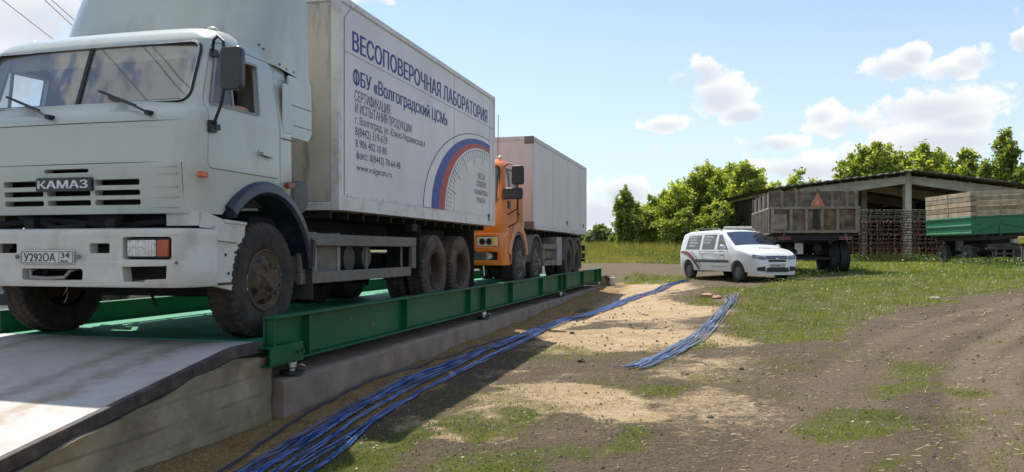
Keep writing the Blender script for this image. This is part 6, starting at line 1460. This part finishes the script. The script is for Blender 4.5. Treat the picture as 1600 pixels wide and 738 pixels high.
def gravel():
    n = 6500; r_ = np.random.default_rng(3); d = 4.2 + 20 * r_.random(n) ** 1.6; u = r_.uniform(-.36, .66, n); X = d * (CS * u - SN); Y = d * (SN * u + CS); ok = (X > -3.6); X, Y, d = X[ok], Y[ok], d[ok]; Z = gz(X, Y); k = len(X)
    s = (.003 + .017 * r_.random(k) ** 3) * np.clip(d / 8, .8, 1.8); base = np.array([(1, 0, 0), (0, 1, 0), (-1, 0, 0), (0, -1, 0), (0, 0, .8), (0, 0, -.6)]); tri = [(0, 1, 4), (1, 2, 4), (2, 3, 4), (3, 0, 4), (1, 0, 5), (2, 1, 5), (3, 2, 5), (0, 3, 5)]
    V = np.stack([X, Y, Z + s * .2], -1)[:, None, :] + base[None] * s[:, None, None] * r_.uniform(.6, 1.3, (k, 6, 1)); T = V[:, tri, :].reshape(-1, 3, 3)
    me = quads_mesh('gravel', T, 3, mat('gravel_mix', (.20, .155, .11), rough=.95, var=.45, scale=3.7, dirt=(.34, .28, .21), damt=.8, dscale=9, dlo=.52, dhi=.62)); o = link_mesh('gravel', me); o['kind'] = 'stuff'
gravel()
def straw():
    n = 5200; r_ = np.random.default_rng(8); d = 4.2 + 20 * r_.random(n) ** 1.5; u = r_.uniform(-.36, .66, n); X = d * (CS * u - SN); Y = d * (SN * u + CS); ok = (X > -3.5) & (r_.random(n) < .25 + .75 * ss(vnoise(X, Y, 1.7, 51, 3), .42, .6)); X, Y, d = X[ok], Y[ok], d[ok]; k = len(X)
    a = r_.uniform(0, 6.283, k); L_ = r_.uniform(.02, .09, k) * np.clip(d / 9, .8, 1.8); w = .0016 * np.clip(d / 6, 1, 3); dx, dy = np.cos(a) * L_, np.sin(a) * L_; px_, py_ = -np.sin(a) * w, np.cos(a) * w
    Z0 = gz(X, Y) + .008; Z1 = gz(X + dx, Y + dy) + .008 + r_.random(k) * .012
    Q = np.stack([np.stack([X - px_, Y - py_, Z0], -1), np.stack([X + px_, Y + py_, Z0 + .002], -1), np.stack([X + dx + px_, Y + dy + py_, Z1 + .002], -1), np.stack([X + dx - px_, Y + dy - py_, Z1], -1)], 1)
    o = link_mesh('straw', quads_mesh('straw', Q, 4, mat('straw_dry', (.44, .36, .20), rough=.9, var=.4, scale=2))); o['kind'] = 'stuff'
straw()
def wires():
    ends = []
    for (a, b), lab in ((((10, 0), (75, 52)), 'overhead wire farthest left above the white truck roof'), (((75, 0), (122, 45)), 'left wire of the close overhead pair above the white truck roof'), (((86, 0), (134, 44)), 'right wire of the close overhead pair above the white truck roof')):
        dx, dy = b[0] - a[0], b[1] - a[1]; p0 = at_depth(a[0] - dx * .9, a[1] - dy * .9, 24); p1 = at_depth(a[0] + dx * 2.6, a[1] + dy * 2.6, 46); p0 = p0 + (p0 - p1) * 1.5; pts = []; ends.append(p1)
        for i in range(21):
            t = i / 20; q = p0.lerp(p1, t); q.z -= .12 * 4 * t * (1 - t); pts.append(q)
        m = MB(); m.tube(pts, .013, 5); tag(m.build('overhead_wire', blackp, None, fix=False), lab, 'wire', 'overhead wires')
    a, b = ends[0], ends[2]; c = (a + b) / 2; zt_ = max(e.z for e in ends) + .4; T = thing('utility_pole', 'wooden utility pole carrying the overhead wires behind the white truck', 'pole', (c.x, c.y, float(terrain(c.x, c.y))))
    m = MB(); m.tube([(0, 0, -.2), (0, 0, zt_ - T.location.z)], [.16, .10], 10); m.build('post', oldw, T); m = MB(); m.bar(tuple(a - T.location + (a - c) * .15 - Vector((0, 0, .1))), tuple(b - T.location + (b - c) * .15 - Vector((0, 0, .1))), .1, .12); m.build('crossarm', oldw, T)
wires()

# ------------------------------------------------------------------ vegetation
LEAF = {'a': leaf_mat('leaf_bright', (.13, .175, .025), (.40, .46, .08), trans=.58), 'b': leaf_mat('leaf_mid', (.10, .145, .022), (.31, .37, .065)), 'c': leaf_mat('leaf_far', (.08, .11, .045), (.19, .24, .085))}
bark = mat('bark', (.10, .08, .06), rough=.95, var=.3, scale=8, bump=.5)
def tree(px, py_top, d, width, label, kind='a', seed=0, dens=1.0, leaf=.125, group=None, name='tree', spread=.5):
    """upright leaders with leafy side twigs, so the crown ends in uneven feathery tops"""
    r_ = np.random.default_rng(100 + seed); o = gd(px, d); top = CAM_H + (HOR - py_top) * d / F_PX; H_ = top - o.z; W_ = width * d / F_PX / 2
    T = thing(name, label, 'tree' if name == 'tree' else 'bush', (o.x, o.y, o.z - .05), 0, group)
    b = MB(); r0 = .035 + .014 * H_; vs = []; tone = []; L_n = max(6, int((10 + 5.0 * W_) * dens)); k_ = leaf / .125
    for l in range(L_n):
        a = 6.283 * (l + r_.random()) / L_n; q = (0 if l == 0 else r_.random() ** .6); rx = W_ * q; h = H_ * (1.0 if l == 0 else (1 - .38 * q ** 2.5) * r_.uniform(.80, 1.0))
        zb = H_ * r_.uniform(.02, .14); ex, ey = rx * math.cos(a), rx * math.sin(a) * .8; P = []
        for i in range(9):
            t = i / 8; P.append((ex * t ** .8 + .05 * W_ * math.sin(3 * t + l), ey * t ** .8 + .04 * W_ * math.cos(4 * t + l), zb + (h - zb) * t ** 1.1))
        b.tube([(0, 0, -.1)] + P, [r0] + [r0 * (.8 if l == 0 else .5) * (1 - .92 * i / 8) + .006 for i in range(9)], 6)
        nt = int((9 + 3.2 * h) * max(.6, dens)); tl = r_.normal(.45, .16)
        for _ in range(nt):
            t = r_.random() ** .75; x, y, z = [float(np.interp(t * 8, range(9), [p[c] for p in P])) for c in range(3)]
            ln = min(W_, 3.0) * spread * r_.uniform(.25, 1.0) * (1.22 - .80 * t) + .12; aa = r_.random() * 6.283; up = r_.uniform(-.35, .65); tip = np.array([x + ln * math.cos(aa), y + ln * math.sin(aa) * .85, z + ln * up]); base = np.array([x, y, z])
            m = max(8, int(r_.uniform(26, 60) / k_)); s = r_.random((m, 1)) ** .7; c = base + (tip - base) * s + r_.normal(0, 1, (m, 3)) * (.09 * k_ + .20 * ln * (1.1 - s)) ; vs.append(c); tone.append(np.clip(tl + r_.normal(0, .16) + r_.normal(0, .16, m), 0, 1))
        m = int(26 / k_); s = r_.random(m); c = np.array(P[-1]) + np.stack([r_.normal(0, .10 * k_, m), r_.normal(0, .10 * k_, m), (s - .6) * .09 * H_], -1); vs.append(c); tone.append(np.clip(r_.normal(.65, .15, m), 0, 1))
    b.build('trunk', bark, T, smooth=50)
    C = np.concatenate(vs); tn = np.concatenate(tone); ok = C[:, 2] > .05; C, tn = C[ok], tn[ok]; k = len(C)
    ax = r_.normal(0, 1, (k, 3)); ax /= np.linalg.norm(ax, axis=1)[:, None]; u2 = np.cross(ax, r_.normal(0, 1, (k, 3))); u2 /= np.linalg.norm(u2, axis=1)[:, None] + 1e-6; s = leaf * r_.uniform(.55, 1.35, (k, 1))
    Q = np.stack([C - ax * s, C + u2 * s * .55, C + ax * s, C - u2 * s * .55], 1)
    link_mesh('crown', quads_mesh('crown', Q, 4, LEAF[kind], tn), T); return T
tree(1060, 284, 63, 120, 'bright green maple bush at the left of the thicket behind the white car', 'a', 1, dens=1.1, group='thicket trees'); tree(1105, 254, 64, 140, 'tallest bright green maple of the thicket, above the white car', 'a', 2, dens=1.5, group='thicket trees')
tree(1165, 256, 60, 95, 'dense green maple next to the left end of the shed roof', 'a', 3, dens=1.3, group='thicket trees'); tree(1022, 322, 66, 80, 'low rounded maple shrub sloping down at the thicket left side', 'a', 4, dens=1.0, group='thicket trees')
tree(1015, 306, 65, 90, 'mid-height bright maple joining the low left side of the thicket to its tall middle', 'a', 51, group='thicket trees'); tree(1140, 258, 62, 100, 'full bright maple between the tallest one and the shed roof', 'a', 52, group='thicket trees')
tree(1408, 240, 76, 100, 'lower bright tree filling the gap right over the shed ridge', 'a', 53, leaf=.19, group='trees behind the shed'); tree(1475, 240, 78, 100, 'lower bright tree between the two rounded trees behind the shed right slope', 'a', 54, leaf=.19, group='trees behind the shed'); tree(1335, 246, 76, 90, 'first tall tree from the left in the row behind the shed ridge', 'b', 55, leaf=.19, group='trees behind the shed')
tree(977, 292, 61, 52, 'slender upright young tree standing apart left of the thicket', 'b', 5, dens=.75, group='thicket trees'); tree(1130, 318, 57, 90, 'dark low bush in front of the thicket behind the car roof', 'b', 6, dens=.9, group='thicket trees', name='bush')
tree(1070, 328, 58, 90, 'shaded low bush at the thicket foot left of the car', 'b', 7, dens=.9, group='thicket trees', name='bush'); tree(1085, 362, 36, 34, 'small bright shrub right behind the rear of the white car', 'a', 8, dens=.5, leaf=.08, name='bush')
tree(938, 352, 85, 50, 'far hazy green bush at the end of the field beside the orange truck box', 'c', 9, dens=.6, leaf=.22, name='bush', group='far bushes'); tree(905, 360, 90, 50, 'far green bush partly hidden by the pale truck box', 'c', 10, dens=.6, leaf=.22, name='bush', group='far bushes'); tree(965, 362, 80, 40, 'far low bush between the field and the slender tree', 'c', 21, dens=.5, leaf=.2, name='bush', group='far bushes')
for i, (px, pt, d, w, lab) in enumerate(((1250, 266, 72, 90, 'thin light tree rising over the left half of the shed roof'), (1372, 226, 74, 130, 'broad bright tree behind the shed ridge, left of the post'), (1440, 226, 76, 120, 'broad bright tree behind the shed just right of the ridge'), (1505, 236, 72, 110, 'rounded tree behind the right slope of the shed roof'), (1215, 288, 70, 90, 'low tree behind the far left end of the shed roof'))):
    tree(px, pt, d, w, lab, 'a', 30 + i, dens=(.7, 1.3, 1.2, 1.1, .7)[i], leaf=.19, group='trees behind the shed')
tree(1575, 205, 58, 85, 'tall airy tree at the right edge of the picture beyond the green trailer', 'b', 40, dens=.85, leaf=.14, group='trees behind the shed', spread=.4)
tree(1625, 225, 56, 100, 'leafy tree cut by the right frame edge beside the airy tree', 'b', 41, dens=1.0, leaf=.14, group='trees behind the shed')
GM = leaf_mat('grass_blade', (.075, .115, .012), (.27, .29, .05), trans=.35); GD = leaf_mat('meadow_blade', (.12, .14, .025), (.36, .34, .10), trans=.35)
def blades(X, Y, h, w, r_, lean=.5, base=None):
    k = len(X); Z = gz(X, Y); a = r_.uniform(0, 6.283, k); dx, dy = np.cos(a), np.sin(a); ln = r_.normal(0, lean, (k, 2)) * h[:, None]
    P0 = np.stack([X - dx * w, Y - dy * w, Z - .01], -1); P1 = np.stack([X + dx * w, Y + dy * w, Z - .01], -1); P2 = np.stack([X + ln[:, 0], Y + ln[:, 1], Z + h], -1); return np.stack([P0, P1, P2], 1)
def grass():
    r_ = np.random.default_rng(5); n = 620000; d = 4.0 * (52 / 4.0) ** r_.random(n); u = r_.uniform(-.40, .68, n); X = d * (CS * u - SN); Y = d * (SN * u + CS); ok = X > -3.5; X, Y, d = X[ok], Y[ok], d[ok]
    _, g, _, _, _ = zones(X, Y); cl = ss(vnoise(X, Y, .28, 31, 2), .38, .62); keep = r_.random(len(X)) < g * (.12 + .88 * cl) * np.clip(.5 + d / 30, .5, 1); X, Y, d = X[keep], Y[keep], d[keep]
    h = r_.uniform(.014, .045, len(X)) * np.clip(d / 11, .8, 3.2); w = np.clip(d * .00045, .0028, .02) * r_.uniform(.7, 1.5, len(X)); V = blades(X, Y, h, w, r_, .7)
    o = link_mesh('grass', quads_mesh('grass', V, 3, GM, np.clip(vnoise(X, Y, 1.5, 33, 3) + r_.normal(0, .18, len(X)), 0, 1))); o['kind'] = 'stuff'
    # meadow beyond the track: tall stems
    n = 160000; d = 33 * (95 / 33) ** r_.random(n); u = r_.uniform(.06, .27, n); X = d * (CS * u - SN); Y = d * (SN * u + CS); _, g, _, _, rd = zones(X, Y); k2 = (r_.random(n) < np.clip(g, 0, 1)) & (d > 44 - 3 * ((u > .19))); X, Y, d = X[k2], Y[k2], d[k2]
    h = (.20 + 1.15 * ss(d, 49.5, 55) * r_.random(len(X)) ** .7 * (.4 + vnoise(X, Y, 4, 35, 2))); V = blades(X, Y, h, np.clip(d * .0005, .015, .05), r_, .3)
    o = link_mesh('meadow_grass', quads_mesh('meadow_grass', V, 3, GD, np.clip(vnoise(X, Y, 3, 36, 3) + r_.normal(0, .2, len(X)), 0, 1))); o['kind'] = 'stuff'
    # coarse weeds by the trailers, the harrows and the near left grass
    VS = []; TN = []
    for px, d, wd, cnt, hh in ((1240, 24, 30, 250, .1), (1330, 42, 60, 900, .5), (1400, 42, 70, 1100, .5), (1455, 41, 40, 700, .45), (1530, 34.5, 40, 900, .35), (1580, 33, 40, 900, .4), (1500, 35, 40, 500, .3), (1265, 25, 60, 500, .22), (1340, 28, 30, 200, .2), (1215, 23.5, 40, 200, .12), (1560, 30, 60, 500, .18), (1000, 52, 60, 900, .7), (1060, 44, 50, 700, .7), (950, 56, 50, 700, .6)):
        x = r_.normal(px, wd * .4, cnt); dd = d + r_.normal(0, .5, cnt); uu = (x - 800) / F_PX; X = dd * (CS * uu - SN); Y = dd * (SN * uu + CS); Z = gz(X, Y) + r_.random(cnt) ** 1.5 * hh; C = np.stack([X, Y, Z], -1); VS.append((C, np.full(cnt, .022 + hh * .05)))
    for x0, y0, cnt, rad in ((540, 705, 240, .35), (600, 690, 160, .3), (690, 715, 200, .35), (760, 715, 220, .4), (820, 655, 120, .2), (730, 668, 140, .25), (980, 680, 160, .25), (800, 730, 150, .3), (640, 672, 100, .2), (1040, 612, 90, .25), (1415, 575, 130, .35), (1330, 655, 120, .35), (1390, 660, 90, .3)):
        o = gp(x0, min(y0, 736)); X = o.x + r_.normal(0, rad * .6, cnt); Y = o.y + r_.normal(0, rad, cnt); Z = gz(X, Y) + r_.random(cnt) * .045; VS.append((np.stack([X, Y, Z], -1), np.full(cnt, .011)))
    C = np.concatenate([a for a, _ in VS]); s = np.concatenate([b for _, b in VS])[:, None] * r_.uniform(.6, 1.4, (len(C), 1)); k = len(C); ax = r_.normal(0, 1, (k, 3)); ax /= np.linalg.norm(ax, axis=1)[:, None]; u2 = np.cross(ax, r_.normal(0, 1, (k, 3))); u2 /= np.linalg.norm(u2, axis=1)[:, None]
    Q = np.stack([C - ax * s, C + u2 * s * .5, C + ax * s, C - u2 * s * .5], 1); o = link_mesh('weeds', quads_mesh('weeds', Q, 4, leaf_mat('weed_leaf', (.04, .075, .014), (.12, .175, .03)), r_.random(k))); o['kind'] = 'stuff'
grass()
